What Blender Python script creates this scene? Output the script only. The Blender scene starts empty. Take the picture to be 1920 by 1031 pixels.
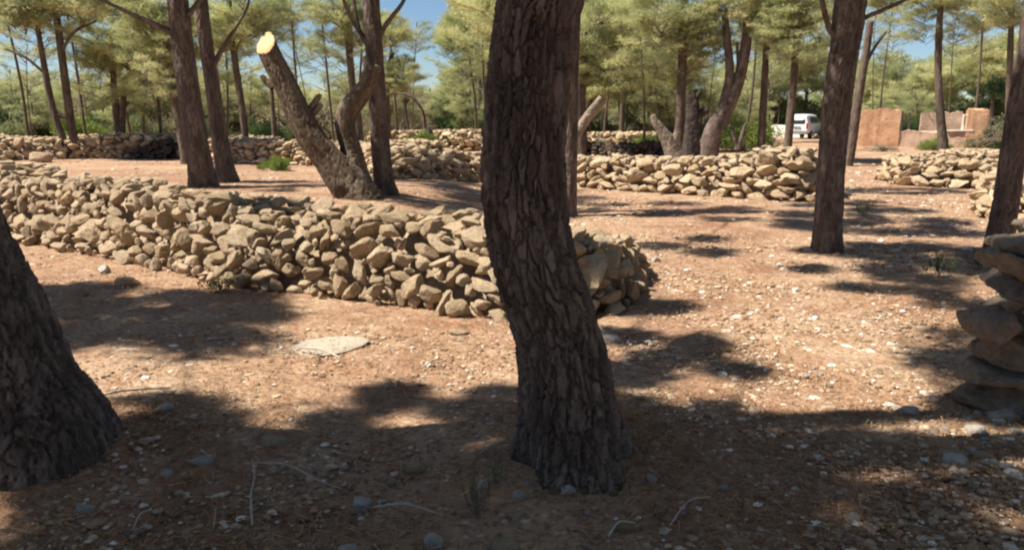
import bpy, math, random
import numpy as np
from mathutils import Vector, Matrix

R = math.radians
SC = bpy.context.scene
COL = SC.collection
rnd = random.Random(7)
RNG = np.random.default_rng(7)

# ------------------------------------------------------------------ camera, sky, sun, exposure
F, CX, CY, HOR, EYE = 1500.0, 960.0, 515.5, 220.0, 1.6
PITCH = math.atan((CY - HOR) / F)
cam = bpy.data.cameras.new('camera')
cam.sensor_width = 36.0
cam.lens = 36.0 * F / 1920.0
cam.clip_end = 3000.0
cam.clip_start = 0.05
camo = bpy.data.objects.new('camera', cam)
camo.location = (0, 0, EYE)
camo.rotation_euler = (math.pi / 2 - PITCH, 0, 0)
COL.objects.link(camo)
SC.camera = camo

SUN_AZ = Vector((-0.992, -0.12)).normalized()      # horizontal direction towards the sun
SUN_EL = R(55)
TO_SUN = Vector((SUN_AZ.x * math.cos(SUN_EL), SUN_AZ.y * math.cos(SUN_EL), math.sin(SUN_EL)))
world = bpy.data.worlds.new('World')
SC.world = world
world.use_nodes = True
wn = world.node_tree
wn.nodes.clear()
sky = wn.nodes.new('ShaderNodeTexSky')
sky.sky_type = 'NISHITA'
sky.sun_disc = False
sky.sun_elevation = SUN_EL
sky.sun_rotation = math.atan2(SUN_AZ.x, SUN_AZ.y)
sky.air_density = 1.0
sky.dust_density = 0.1
sky.ozone_density = 6.0
sky.altitude = 400.0
bg = wn.nodes.new('ShaderNodeBackground')
bg.inputs['Strength'].default_value = 0.054
wo = wn.nodes.new('ShaderNodeOutputWorld')
wn.links.new(sky.outputs[0], bg.inputs[0])
wn.links.new(bg.outputs[0], wo.inputs[0])

sun = bpy.data.lights.new('sun', 'SUN')
sun.energy = 5.0
sun.angle = R(0.55)
sun.color = (1.0, 0.95, 0.87)
suno = bpy.data.objects.new('sun', sun)
suno.rotation_euler = TO_SUN.to_track_quat('Z', 'Y').to_euler()
suno.location = (-20, -6, 30)
COL.objects.link(suno)

SC.view_settings.view_transform = 'Standard'
SC.view_settings.look = 'None'
SC.view_settings.gamma = 1.0
SC.view_settings.use_curve_mapping = False
SC.view_settings.exposure = 1.04
SC.render.engine = 'CYCLES'
SC.cycles.max_bounces = 7
SC.cycles.diffuse_bounces = 4
SC.cycles.transparent_max_bounces = 8
SC.cycles.filter_width = 2.2

# ------------------------------------------------------------------ numpy noise
def _h(ix, iy, iz, seed):
    with np.errstate(over='ignore'):
        h = (ix.astype(np.uint32) * np.uint32(374761393) + iy.astype(np.uint32) * np.uint32(668265263)
             + iz.astype(np.uint32) * np.uint32(2147483647 - 58) + np.uint32(seed * 7919 + 13))
        h = (h ^ (h >> np.uint32(13))) * np.uint32(1274126177)
        h = (h ^ (h >> np.uint32(16))) * np.uint32(2246822519)
        h = h ^ (h >> np.uint32(15))
    return h.astype(np.float64) / 4294967295.0

def vnoise(p, seed=0):
    p = np.asarray(p, float)
    i = np.floor(p).astype(np.int64)
    f = p - i
    u = f * f * (3 - 2 * f)
    out = 0
    for dx in (0, 1):
        wx = u[:, 0] if dx else 1 - u[:, 0]
        for dy in (0, 1):
            wy = u[:, 1] if dy else 1 - u[:, 1]
            for dz in (0, 1):
                wz = u[:, 2] if dz else 1 - u[:, 2]
                out = out + wx * wy * wz * _h(i[:, 0] + dx, i[:, 1] + dy, i[:, 2] + dz, seed)
    return out * 2 - 1

def fbm(p, octs=4, seed=0):
    a, s, o = 1.0, 0.0, 0
    q = np.asarray(p, float).copy()
    for k in range(octs):
        o = o + a * vnoise(q, seed + k)
        s += a
        a *= 0.5
        q = q * 2.03 + 11.3
    return o / s

def voro(p, seed=0):
    i = np.floor(p).astype(np.int64)
    n = len(p)
    f1 = np.full(n, 9.0); f2 = np.full(n, 9.0); idv = np.zeros(n)
    for dx in (-1, 0, 1):
        for dy in (-1, 0, 1):
            for dz in (-1, 0, 1):
                cx, cy, cz = i[:, 0] + dx, i[:, 1] + dy, i[:, 2] + dz
                q = np.stack([cx + _h(cx, cy, cz, seed), cy + _h(cx, cy, cz, seed + 1), cz + _h(cx, cy, cz, seed + 2)], 1)
                d = np.sqrt(((q - p) ** 2).sum(1))
                nearer = d < f1
                f2 = np.where(nearer, f1, np.minimum(f2, d))
                idv = np.where(nearer, _h(cx, cy, cz, seed + 5), idv)
                f1 = np.where(nearer, d, f1)
    return f1, f2, idv

def sstep(a, b, x):
    t = np.clip((np.asarray(x, float) - a) / (b - a), 0, 1)
    return t * t * (3 - 2 * t)

# ------------------------------------------------------------------ place
def zg(x, y):
    """height of the ground"""
    x = np.atleast_1d(np.asarray(x, float)); y = np.atleast_1d(np.asarray(y, float))
    d = (x + 6.6) * 0.566 + (y - 10.8) * 0.824           # behind the front wall there is a low terrace
    z = 0.34 * sstep(0.35, 1.3, d) * sstep(0.4, -2.2, x) * (1 - sstep(17, 25, y))
    p = np.stack([x * 0.35, y * 0.35, np.zeros_like(x)], 1)
    z = z + 0.045 * fbm(p, 3, 41) * sstep(2, 7, y)
    # little mound at the foot of the two near trunks
    for mx, my, mh, mr in ((0.3, 3.75, 0.10, 0.40), (-2.3, 3.8, 0.10, 0.45)):
        z = z + mh * np.exp(-((x - mx) ** 2 + (y - my) ** 2) / (2 * mr * mr))
    return z

def zg1(x, y):
    return float(zg(x, y)[0])

def ray(px, py):
    r = (px - CX) / F; u = (CY - py) / F
    return Vector((r, math.cos(PITCH) + u * math.sin(PITCH), -math.sin(PITCH) + u * math.cos(PITCH)))

def at(px, py, Y):
    d = ray(px, py)
    return Vector((0, 0, EYE)) + d * (Y / d.y)

def ground(px, py):
    d = ray(px, py); z = 0.0; p = None
    for k in range(14):
        t = (EYE - z) / -d.z
        p = Vector((0, 0, EYE)) + d * t
        z = 0.5 * z + 0.5 * zg1(p.x, p.y)
    p.z = zg1(p.x, p.y)
    return p

def project(p):
    v = Vector(p) - Vector((0, 0, EYE))
    c = v.y * math.cos(PITCH) - v.z * math.sin(PITCH)
    u = v.y * math.sin(PITCH) + v.z * math.cos(PITCH)
    if c < 0.05:
        return None
    return (CX + F * v.x / c, CY - F * u / c, c)

# ------------------------------------------------------------------ objects
def mesh(name, V, Fc, mat=None, smooth=True, attr=None):
    V = np.asarray(V, np.float32); Fc = np.asarray(Fc, np.int32)
    me = bpy.data.meshes.new(name)
    n, k = Fc.shape
    me.vertices.add(len(V)); me.vertices.foreach_set('co', V.ravel())
    me.loops.add(n * k); me.loops.foreach_set('vertex_index', Fc.ravel())
    me.polygons.add(n); me.polygons.foreach_set('loop_start', np.arange(0, n * k, k, dtype=np.int32))
    me.polygons.foreach_set('use_smooth', np.full(n, smooth))
    for an, av in (attr or {}).items():
        a = me.attributes.new(an, 'FLOAT', 'POINT')
        a.data.foreach_set('value', np.asarray(av, np.float32))
    me.update(calc_edges=True)
    if mat:
        me.materials.append(mat)
    return me

def tag(o, label=None, cat=None, group=None, kind=None):
    if label: o['label'] = label
    if cat: o['category'] = cat
    if group: o['group'] = group
    if kind: o['kind'] = kind
    return o

def link(name, data, parent=None):
    o = bpy.data.objects.new(name, data)
    COL.objects.link(o)
    if parent is not None:
        o.parent = parent
    return o

def empty(name, loc, label=None, cat=None, group=None):
    o = link(name, None)
    o.location = loc
    o.empty_display_size = 0.2
    return tag(o, label, cat, group)

def put(name, V, Fc, mat, parent=None, smooth=True, attr=None, kind=None):
    """link a mesh given in world coordinates; vertices become relative to the parent"""
    V = np.asarray(V, float)
    if parent is not None:
        V = V - np.array(parent.location)
    o = link(name, mesh(name, V, Fc, mat, smooth, attr), parent)
    if kind: o['kind'] = kind
    return o

class Bag:
    """collects triangles or quads of one mesh"""
    def __init__(s): s.v, s.f, s.n, s.a = [], [], 0, []
    def add(s, V, Fc, a=None):
        V = np.asarray(V, float); s.v.append(V); s.f.append(np.asarray(Fc) + s.n); s.n += len(V)
        s.a.append(np.full(len(V), 0.5) if a is None else np.broadcast_to(a, (len(V),)))
    def get(s): return np.concatenate(s.v), np.concatenate(s.f), np.concatenate(s.a)

# ------------------------------------------------------------------ materials
def nodes(name):
    m = bpy.data.materials.new(name); m.use_nodes = True
    nt = m.node_tree; nt.nodes.clear()
    return m, nt

def N(nt, kind, **kw):
    n = nt.nodes.new(kind)
    for k, v in kw.items():
        if k in n.inputs: n.inputs[k].default_value = v
        else: setattr(n, k, v)
    return n

def ramp(nt, fac, stops, interp='LINEAR'):
    r = nt.nodes.new('ShaderNodeValToRGB')
    r.color_ramp.interpolation = interp
    el = r.color_ramp.elements
    while len(el) < len(stops): el.new(0.5)
    for e, (p, c) in zip(el, stops):
        e.position = p
        e.color = (c, c, c, 1) if isinstance(c, (int, float)) else (*c, 1)
    nt.links.new(fac, r.inputs[0])
    return r.outputs[0]

def mixc(nt, fac, a, b, mode='MIX'):
    m = nt.nodes.new('ShaderNodeMix'); m.data_type = 'RGBA'; m.blend_type = mode
    if isinstance(fac, (int, float)): m.inputs[0].default_value = fac
    else: nt.links.new(fac, m.inputs[0])
    for s, v in ((6, a), (7, b)):
        if isinstance(v, tuple): m.inputs[s].default_value = (*v, 1)
        else: nt.links.new(v, m.inputs[s])
    return m.outputs[2]

def math_(nt, op, a, b=None):
    m = nt.nodes.new('ShaderNodeMath'); m.operation = op
    for s, v in ((0, a), (1, b)):
        if v is None: continue
        if isinstance(v, (int, float)): m.inputs[s].default_value = v
        else: nt.links.new(v, m.inputs[s])
    return m.outputs[0]

def noise(nt, vec, scale, detail=4, rough=0.6, dist=0.0):
    n = N(nt, 'ShaderNodeTexNoise', Scale=scale, Detail=detail, Roughness=rough, Distortion=dist)
    if vec is not None: nt.links.new(vec, n.inputs['Vector'])
    return n.outputs[0]

def finish(nt, color, rough=0.9, bump=None, bstr=0.5, bdist=0.01, spec=0.2, normal=None):
    p = N(nt, 'ShaderNodeBsdfPrincipled', Roughness=rough)
    p.inputs['Specular IOR Level'].default_value = spec
    if isinstance(color, tuple): p.inputs['Base Color'].default_value = (*color, 1)
    else: nt.links.new(color, p.inputs['Base Color'])
    if bump is not None:
        b = N(nt, 'ShaderNodeBump', Strength=bstr, Distance=bdist)
        nt.links.new(bump, b.inputs['Height']); nt.links.new(b.outputs[0], p.inputs['Normal'])
    o = nt.nodes.new('ShaderNodeOutputMaterial')
    nt.links.new(p.outputs[0], o.inputs[0])
    return p

def coord(nt, out='Object'):
    return nt.nodes.new('ShaderNodeTexCoord').outputs[out]

def geo_pos(nt):
    return nt.nodes.new('ShaderNodeNewGeometry').outputs['Position']

def mat_ground():
    m, nt = nodes('soil')
    p = geo_pos(nt)
    big = noise(nt, p, 0.55, 4, 0.6, 0.4)
    mid = noise(nt, p, 3.2, 5, 0.65)
    fine = noise(nt, p, 26, 5, 0.7)
    grit = noise(nt, p, 110, 3, 0.7)
    base = ramp(nt, big, [(0.36, (0.31, 0.17, 0.10)), (0.5, (0.41, 0.25, 0.148)), (0.64, (0.48, 0.33, 0.208))])
    red = mixc(nt, ramp(nt, noise(nt, p, 1.1, 4, 0.6), [(0.52, 0.0), (0.68, 0.75)]), base, (0.30, 0.125, 0.062))
    straw = mixc(nt, ramp(nt, mid, [(0.54, 0.0), (0.68, 0.6)]), red, (0.52, 0.39, 0.26))
    mott = mixc(nt, ramp(nt, noise(nt, p, 5.5, 6, 0.72, 0.6), [(0.36, 0.6), (0.48, 0.0)]), straw, (0.17, 0.095, 0.058))
    dark = mixc(nt, ramp(nt, fine, [(0.36, 0.85), (0.52, 0.0)]), mott, (0.15, 0.085, 0.052))
    pale = mixc(nt, ramp(nt, grit, [(0.56, 0.0), (0.68, 0.6)]), dark, (0.60, 0.48, 0.34))
    vor = N(nt, 'ShaderNodeTexVoronoi', Scale=17.0, Randomness=1.0)
    nt.links.new(p, vor.inputs['Vector'])
    chip = math_(nt, 'MULTIPLY', ramp(nt, vor.outputs['Distance'], [(0.20, 1.0), (0.30, 0.0)]), ramp(nt, mid, [(0.46, 0.0), (0.56, 0.8)]))
    col = mixc(nt, chip, pale, (0.58, 0.47, 0.35))
    h = math_(nt, 'ADD', math_(nt, 'MULTIPLY', fine, 0.7), math_(nt, 'MULTIPLY', grit, 0.35))
    finish(nt, col, 0.95, h, 0.9, 0.03, 0.1)
    return m

def mat_stone(name, stops, moss=0.16, dk=0.42, fine_=1.0, tint=(0.69, 0.52, 0.32), pit=0.55):
    m, nt = nodes(name)
    c = coord(nt)
    rn = nt.nodes.new('ShaderNodeObjectInfo').outputs['Random']
    add = N(nt, 'ShaderNodeVectorMath', operation='ADD')
    cmb = nt.nodes.new('ShaderNodeCombineXYZ')
    k = math_(nt, 'MULTIPLY', rn, 37.0)
    for s in range(3): nt.links.new(k, cmb.inputs[s])
    nt.links.new(c, add.inputs[0]); nt.links.new(cmb.outputs[0], add.inputs[1])
    v = add.outputs[0]
    base = ramp(nt, rn, stops)
    n1 = noise(nt, v, 1.7 * fine_, 5, 0.65, 0.5)
    n2 = noise(nt, v, 5.5 * fine_, 5, 0.7)
    n3 = noise(nt, v, 16 * fine_, 4, 0.7)
    a = mixc(nt, ramp(nt, n1, [(0.35, 0.0), (0.62, 0.7)]), base, tint)
    b = mixc(nt, ramp(nt, n2, [(0.42, dk), (0.56, 0.0)]), a, (0.22, 0.155, 0.10))
    g = mixc(nt, math_(nt, 'MULTIPLY', ramp(nt, n1, [(0.5, 0.0), (0.66, 1.0)]), moss), b, (0.23, 0.18, 0.13))
    d = mixc(nt, ramp(nt, n3, [(0.30, pit), (0.42, 0.0)]), g, (0.17, 0.115, 0.075))
    h = math_(nt, 'ADD', math_(nt, 'MULTIPLY', n2, 0.8), math_(nt, 'MULTIPLY', n3, 0.5))
    finish(nt, d, 0.92, h, 0.85, 0.06, 0.15)
    return m

STONE_STOPS = [(0.0, (0.38, 0.255, 0.15)), (0.2, (0.53, 0.38, 0.225)), (0.42, (0.63, 0.46, 0.275)), (0.62, (0.49, 0.36, 0.235)),
               (0.8, (0.68, 0.545, 0.36)), (0.93, (0.52, 0.33, 0.19)), (1.0, (0.74, 0.63, 0.45))]

def mat_bark(name, dark, mid, pale, scale=1.0):
    m, nt = nodes(name)
    p = geo_pos(nt)
    mp = N(nt, 'ShaderNodeMapping'); mp.inputs['Scale'].default_value = (1, 1, 0.3)
    nt.links.new(p, mp.inputs[0])
    v = mp.outputs[0]
    at_ = nt.nodes.new('ShaderNodeAttribute'); at_.attribute_name = 'plate'
    n1 = noise(nt, v, 9 * scale, 5, 0.65)
    n2 = noise(nt, v, 40 * scale, 5, 0.7)
    n3 = noise(nt, p, 2.2 * scale, 3, 0.6)
    mix1 = math_(nt, 'ADD', math_(nt, 'MULTIPLY', at_.outputs['Fac'], 0.4), math_(nt, 'MULTIPLY', n1, 0.65))
    col = ramp(nt, mix1, [(0.28, dark), (0.52, mid), (0.78, pale)])
    col = mixc(nt, ramp(nt, n2, [(0.36, 0.7), (0.52, 0.0)]), col, tuple(0.5 * x for x in dark))
    col = mixc(nt, ramp(nt, n3, [(0.56, 0.0), (0.76, 0.25)]), col, (0.16, 0.10, 0.075))
    col = mixc(nt, ramp(nt, noise(nt, p, 30, 3, 0.6), [(0.66, 0.0), (0.74, 0.55)]), col, (0.25, 0.235, 0.21))
    h = math_(nt, 'ADD', n1, math_(nt, 'MULTIPLY', n2, 0.7))
    finish(nt, col, 0.93, h, 0.9, 0.015, 0.12)
    return m

def mat_leaf(name, stops, trans=0.5):
    m, nt = nodes(name)
    at_ = nt.nodes.new('ShaderNodeAttribute'); at_.attribute_name = 'tone'
    rn = nt.nodes.new('ShaderNodeObjectInfo').outputs['Random']
    f = math_(nt, 'ADD', math_(nt, 'MULTIPLY', at_.outputs['Fac'], 0.75), math_(nt, 'MULTIPLY', rn, 0.25))
    col = ramp(nt, f, stops)
    d = N(nt, 'ShaderNodeBsdfDiffuse'); nt.links.new(col, d.inputs[0])
    t = N(nt, 'ShaderNodeBsdfTranslucent')
    nt.links.new(mixc(nt, 1.0, col, (1.0, 1.0, 0.75), 'MULTIPLY'), t.inputs[0])
    mx = nt.nodes.new('ShaderNodeAddShader')
    nt.links.new(d.outputs[0], mx.inputs[0]); nt.links.new(t.outputs[0], mx.inputs[1])
    o = nt.nodes.new('ShaderNodeOutputMaterial'); nt.links.new(mx.outputs[0], o.inputs[0])
    return m

def mat_plain(name, col, rough=0.6, var=0.15, sc=8, spec=0.3, metallic=0.0):
    m, nt = nodes(name)
    n = noise(nt, coord(nt), sc, 4, 0.6)
    c = ramp(nt, n, [(0.3, tuple(x * (1 - var) for x in col)), (0.7, tuple(min(1, x * (1 + var)) for x in col))])
    p = finish(nt, c, rough, spec=spec)
    p.inputs['Metallic'].default_value = metallic
    return m

M_SOIL = mat_ground()
M_STONE = mat_stone('limestone', STONE_STOPS)
M_DUST = mat_stone('dusty_bedrock', [(0.0, (0.74, 0.62, 0.45)), (1.0, (0.78, 0.66, 0.49))], 0.0, 0.2, 3.0, (0.80, 0.69, 0.52), 0.2)
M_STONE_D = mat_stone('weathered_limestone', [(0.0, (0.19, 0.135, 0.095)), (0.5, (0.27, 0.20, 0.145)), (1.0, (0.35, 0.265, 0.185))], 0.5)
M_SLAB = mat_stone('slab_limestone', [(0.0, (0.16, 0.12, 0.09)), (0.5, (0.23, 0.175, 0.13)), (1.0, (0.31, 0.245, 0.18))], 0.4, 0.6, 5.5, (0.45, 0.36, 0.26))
M_PALE = mat_stone('pale_limestone', [(0.0, (0.54, 0.47, 0.38)), (0.5, (0.66, 0.59, 0.49)), (1.0, (0.76, 0.70, 0.60))], 0.0, 0.2, 1.0, (0.76, 0.71, 0.63), 0.25)
M_BARK = mat_bark('pine_bark', (0.060, 0.045, 0.037), (0.140, 0.102, 0.081), (0.25, 0.195, 0.158))
M_BARK2 = mat_bark('thin_pine_bark', (0.06, 0.045, 0.035), (0.125, 0.092, 0.068), (0.21, 0.165, 0.125), 1.5)
M_OLIVE = mat_bark('old_wood_bark', (0.06, 0.042, 0.028), (0.13, 0.095, 0.064), (0.24, 0.19, 0.135), 1.2)
M_DEADWOOD = mat_bark('dead_wood', (0.14, 0.11, 0.08), (0.26, 0.205, 0.15), (0.37, 0.30, 0.225), 1.2)
M_SHADEOLIVE = mat_bark('shade_dark_olive_bark', (0.025, 0.02, 0.017), (0.05, 0.039, 0.032), (0.095, 0.075, 0.06), 1.2)  # the trunk's shade is put into this darker bark colour
M_PALETWIG = mat_plain('pale_twig', (0.42, 0.36, 0.29), 0.9, 0.25, 12, 0.1)
M_TWIG = mat_plain('twig_bark', (0.17, 0.135, 0.105), 0.9, 0.35, 12, 0.1)
M_PINE = mat_leaf('pine_needles', [(0.0, (0.06, 0.07, 0.038)), (0.25, (0.13, 0.142, 0.075)), (0.55, (0.23, 0.236, 0.128)), (0.8, (0.32, 0.312, 0.17)), (1.0, (0.37, 0.335, 0.23))])
M_SHRUB = mat_leaf('shrub_leaves', [(0.0, (0.055, 0.062, 0.034)), (0.5, (0.12, 0.128, 0.07)), (1.0, (0.20, 0.195, 0.12))])
M_GREEN = mat_leaf('green_leaves', [(0.0, (0.055, 0.075, 0.02)), (0.5, (0.11, 0.14, 0.04)), (1.0, (0.19, 0.21, 0.06))])
M_DARKLEAF = mat_leaf('dark_leaves', [(0.0, (0.022, 0.036, 0.016)), (0.5, (0.045, 0.065, 0.03)), (1.0, (0.085, 0.11, 0.05))], 0.2)
M_GREYLEAF = mat_leaf('grey_twigs', [(0.0, (0.10, 0.085, 0.06)), (0.5, (0.17, 0.15, 0.10)), (1.0, (0.24, 0.21, 0.14))], 0.2)
M_LITTER = mat_leaf('dry_needles', [(0.0, (0.11, 0.065, 0.04)), (0.5, (0.24, 0.15, 0.09)), (1.0, (0.42, 0.31, 0.20))], 0.1)

# ------------------------------------------------------------------ ground
def axis(pairs):
    out = [pairs[0][0]]
    for (a, sa), (b, sb) in zip(pairs[:-1], pairs[1:]):
        x = out[-1]
        while x < b - 1e-6:
            t = (x - a) / (b - a)
            x = x + sa + (sb - sa) * t
            out.append(min(x, b))
    return np.array(out)

gx = axis([(-700, 120), (-120, 12), (-30, 1.2), (-9, 0.10), (-4.5, 0.04), (-3.2, 0.022), (3.2, 0.022), (4.5, 0.04), (9, 0.10), (30, 1.2), (120, 12), (700, 120)])
gy = axis([(-60, 12), (-3, 0.6), (1.2, 0.03), (1.6, 0.018), (4.5, 0.026), (9, 0.055), (20, 0.14), (45, 0.6), (120, 10), (1500, 160)])
GX, GY = np.meshgrid(gx, gy)
gxf, gyf = GX.ravel(), GY.ravel()
gz = zg(gxf, gyf)
P2 = np.stack([gxf, gyf, np.zeros_like(gxf)], 1)
near = 1 - sstep(10, 40, gyf)
gz = gz + near * (0.022 * fbm(P2 * 2.3, 4, 3) + 0.012 * fbm(P2 * 9, 4, 9))
rough = sstep(-0.1, 0.35, fbm(P2 * 1.3, 3, 77))
gz = gz + near * 0.014 * rough * np.maximum(0, fbm(P2 * 21, 3, 21))
ny, nx = GX.shape
ii = np.arange(ny - 1)[:, None] * nx + np.arange(nx - 1)[None]
gf = np.stack([ii, ii + 1, ii + nx + 1, ii + nx], -1).reshape(-1, 4)
tag(put('ground', np.stack([gxf, gyf, gz], 1), gf, M_SOIL), kind='structure')

# ------------------------------------------------------------------ rocks
def ico(sub):
    t = (1 + 5 ** 0.5) / 2
    V = [(-1, t, 0), (1, t, 0), (-1, -t, 0), (1, -t, 0), (0, -1, t), (0, 1, t), (0, -1, -t), (0, 1, -t), (t, 0, -1), (t, 0, 1), (-t, 0, -1), (-t, 0, 1)]
    Fc = [(0, 11, 5), (0, 5, 1), (0, 1, 7), (0, 7, 10), (0, 10, 11), (1, 5, 9), (5, 11, 4), (11, 10, 2), (10, 7, 6), (7, 1, 8),
          (3, 9, 4), (3, 4, 2), (3, 2, 6), (3, 6, 8), (3, 8, 9), (4, 9, 5), (2, 4, 11), (6, 2, 10), (8, 6, 7), (9, 8, 1)]
    V = [np.array(v, float) / np.linalg.norm(v) for v in V]
    for _ in range(sub):
        mid, F2 = {}, []
        def m(a, b):
            k = (min(a, b), max(a, b))
            if k not in mid:
                w = V[a] + V[b]; V.append(w / np.linalg.norm(w)); mid[k] = len(V) - 1
            return mid[k]
        for a, b, c in Fc:
            x, y, z = m(a, b), m(b, c), m(c, a)
            F2 += [(a, x, z), (b, y, x), (c, z, y), (x, y, z)]
        Fc = F2
    return np.array(V), np.array(Fc)

ICO = {k: ico(k) for k in (0, 1, 2, 3, 4, 5)}

def rock(sub, seed, cuts=9, keep=0.72, rough=1.0, hard=0.86):
    """an angular lump about one unit in radius"""
    rg = np.random.default_rng(seed)
    V, Fc = ICO[sub]
    if seed % 3:
        e_ = 0.62 if seed % 3 == 1 else 0.75
        V = np.sign(V) * np.abs(V) ** e_; V = V / 1.12
        qr = np.linalg.qr(rg.normal(size=(3, 3)) * 0.35 + np.eye(3))[0]; V = V @ qr
    V = V + 0.22 * np.stack([vnoise(V * 1.1 + k * 9.1, seed + k) for k in range(3)], 1)
    for _ in range(cuts):
        n = rg.normal(size=3); n /= np.linalg.norm(n)
        d = rg.uniform(keep - 0.18, keep + 0.16)
        over = V @ n - d
        V = V - np.outer(np.where(over > 0, over * rg.uniform(hard - 0.1, min(1.0, hard + 0.14)), 0), n)
    nrm = V / np.linalg.norm(V, axis=1)[:, None]
    V = V + nrm * (rough * (0.085 * fbm(V * 2.3, 4, seed + 30) + 0.05 * np.abs(fbm(V * 5.5, 3, seed + 60)))[:, None])
    V = V / np.abs(V).max(0)
    return V, Fc

ROCKS = [mesh('stone', *rock(4, 100 + k, 11, 0.66, 1.2, 0.97), M_STONE) for k in range(26)]
ROCKS_D = [mesh('stone', *rock(3, 300 + k), M_STONE_D) for k in range(8)]
ROCKS_LO = [rock(2, 500 + k, 13, 0.62, 1.1, 0.97) for k in range(12)]
ROCKS_FAR = [mesh('stone', *rock(3, 700 + k, 13, 0.62, 1.1, 0.97), M_STONE) for k in range(16)]

def basis(t, n, u, rg, wob=0.25, roll=0.0):
    m = Matrix((t, n, u)).transposed()
    return m @ Matrix.Rotation(roll, 3, 'Y') @ Matrix.Rotation(rg.gauss(0, wob), 3, 'Z') @ Matrix.Rotation(rg.gauss(0, wob), 3, 'X')

def pack(L, H, sizes, rg, cell=0.02, thr=0.16):
    """irregular stones laid on a face L long whose height at s is H(s): (s, z, half width, half height, tilt)"""
    Hm = max(H(L * k / 60) for k in range(61)) + 0.05
    nx_, nz_ = int(L / cell) + 1, int(Hm / cell) + 1
    occ = np.zeros((nx_, nz_), bool)
    out = []
    for tries, a0, a1, r0, r1, tilt in sizes:
        for _ in range(tries):
            s = rg.uniform(0, L); h = H(s)
            a = rg.uniform(a0, a1); b = a * rg.uniform(r0, r1)
            if h < b: continue
            z = rg.uniform(b * 0.6, max(b * 0.61, h - b * 0.55))
            th = rg.gauss(0, tilt)
            i0, i1 = max(0, int((s - a) / cell)), min(nx_, int((s + a) / cell) + 2)
            j0, j1 = max(0, int((z - a) / cell)), min(nz_, int((z + a) / cell) + 2)
            if i1 <= i0 or j1 <= j0: continue
            X, Z = np.meshgrid(np.arange(i0, i1) * cell - s, np.arange(j0, j1) * cell - z, indexing='ij')
            c, sn = math.cos(th), math.sin(th)
            E = ((X * c + Z * sn) / a) ** 2.6
            E = np.abs((X * c + Z * sn) / a) ** 2.4 + np.abs((-X * sn + Z * c) / b) ** 2.4
            ins = E < 1
            tot = ins.sum()
            if tot == 0: continue
            if (occ[i0:i1, j0:j1] & ins).sum() > thr * tot: continue
            occ[i0:i1, j0:j1] |= ins
            out.append((s, z, a, b, th))
    return out

class Line:
    def __init__(s, pts, smooth=4):
        P = [Vector((p[0], p[1], 0)) for p in pts]
        for _ in range(2):                      # soften the corners
            Q = [P[0]]
            for a, b in zip(P[:-1], P[1:]): Q += [a.lerp(b, 0.25), a.lerp(b, 0.75)]
            P = Q + [P[-1]]
        s.P = P; s.c = [0.0]
        for a, b in zip(P[:-1], P[1:]): s.c.append(s.c[-1] + (b - a).length)
        s.L = s.c[-1]
    def at(s, d):
        d = min(max(d, 0), s.L - 1e-4)
        k = 0
        while k < len(s.c) - 2 and s.c[k + 1] < d: k += 1
        a, b = s.P[k], s.P[k + 1]
        t = (b - a).normalized()
        return a + t * (d - s.c[k]), t

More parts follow.
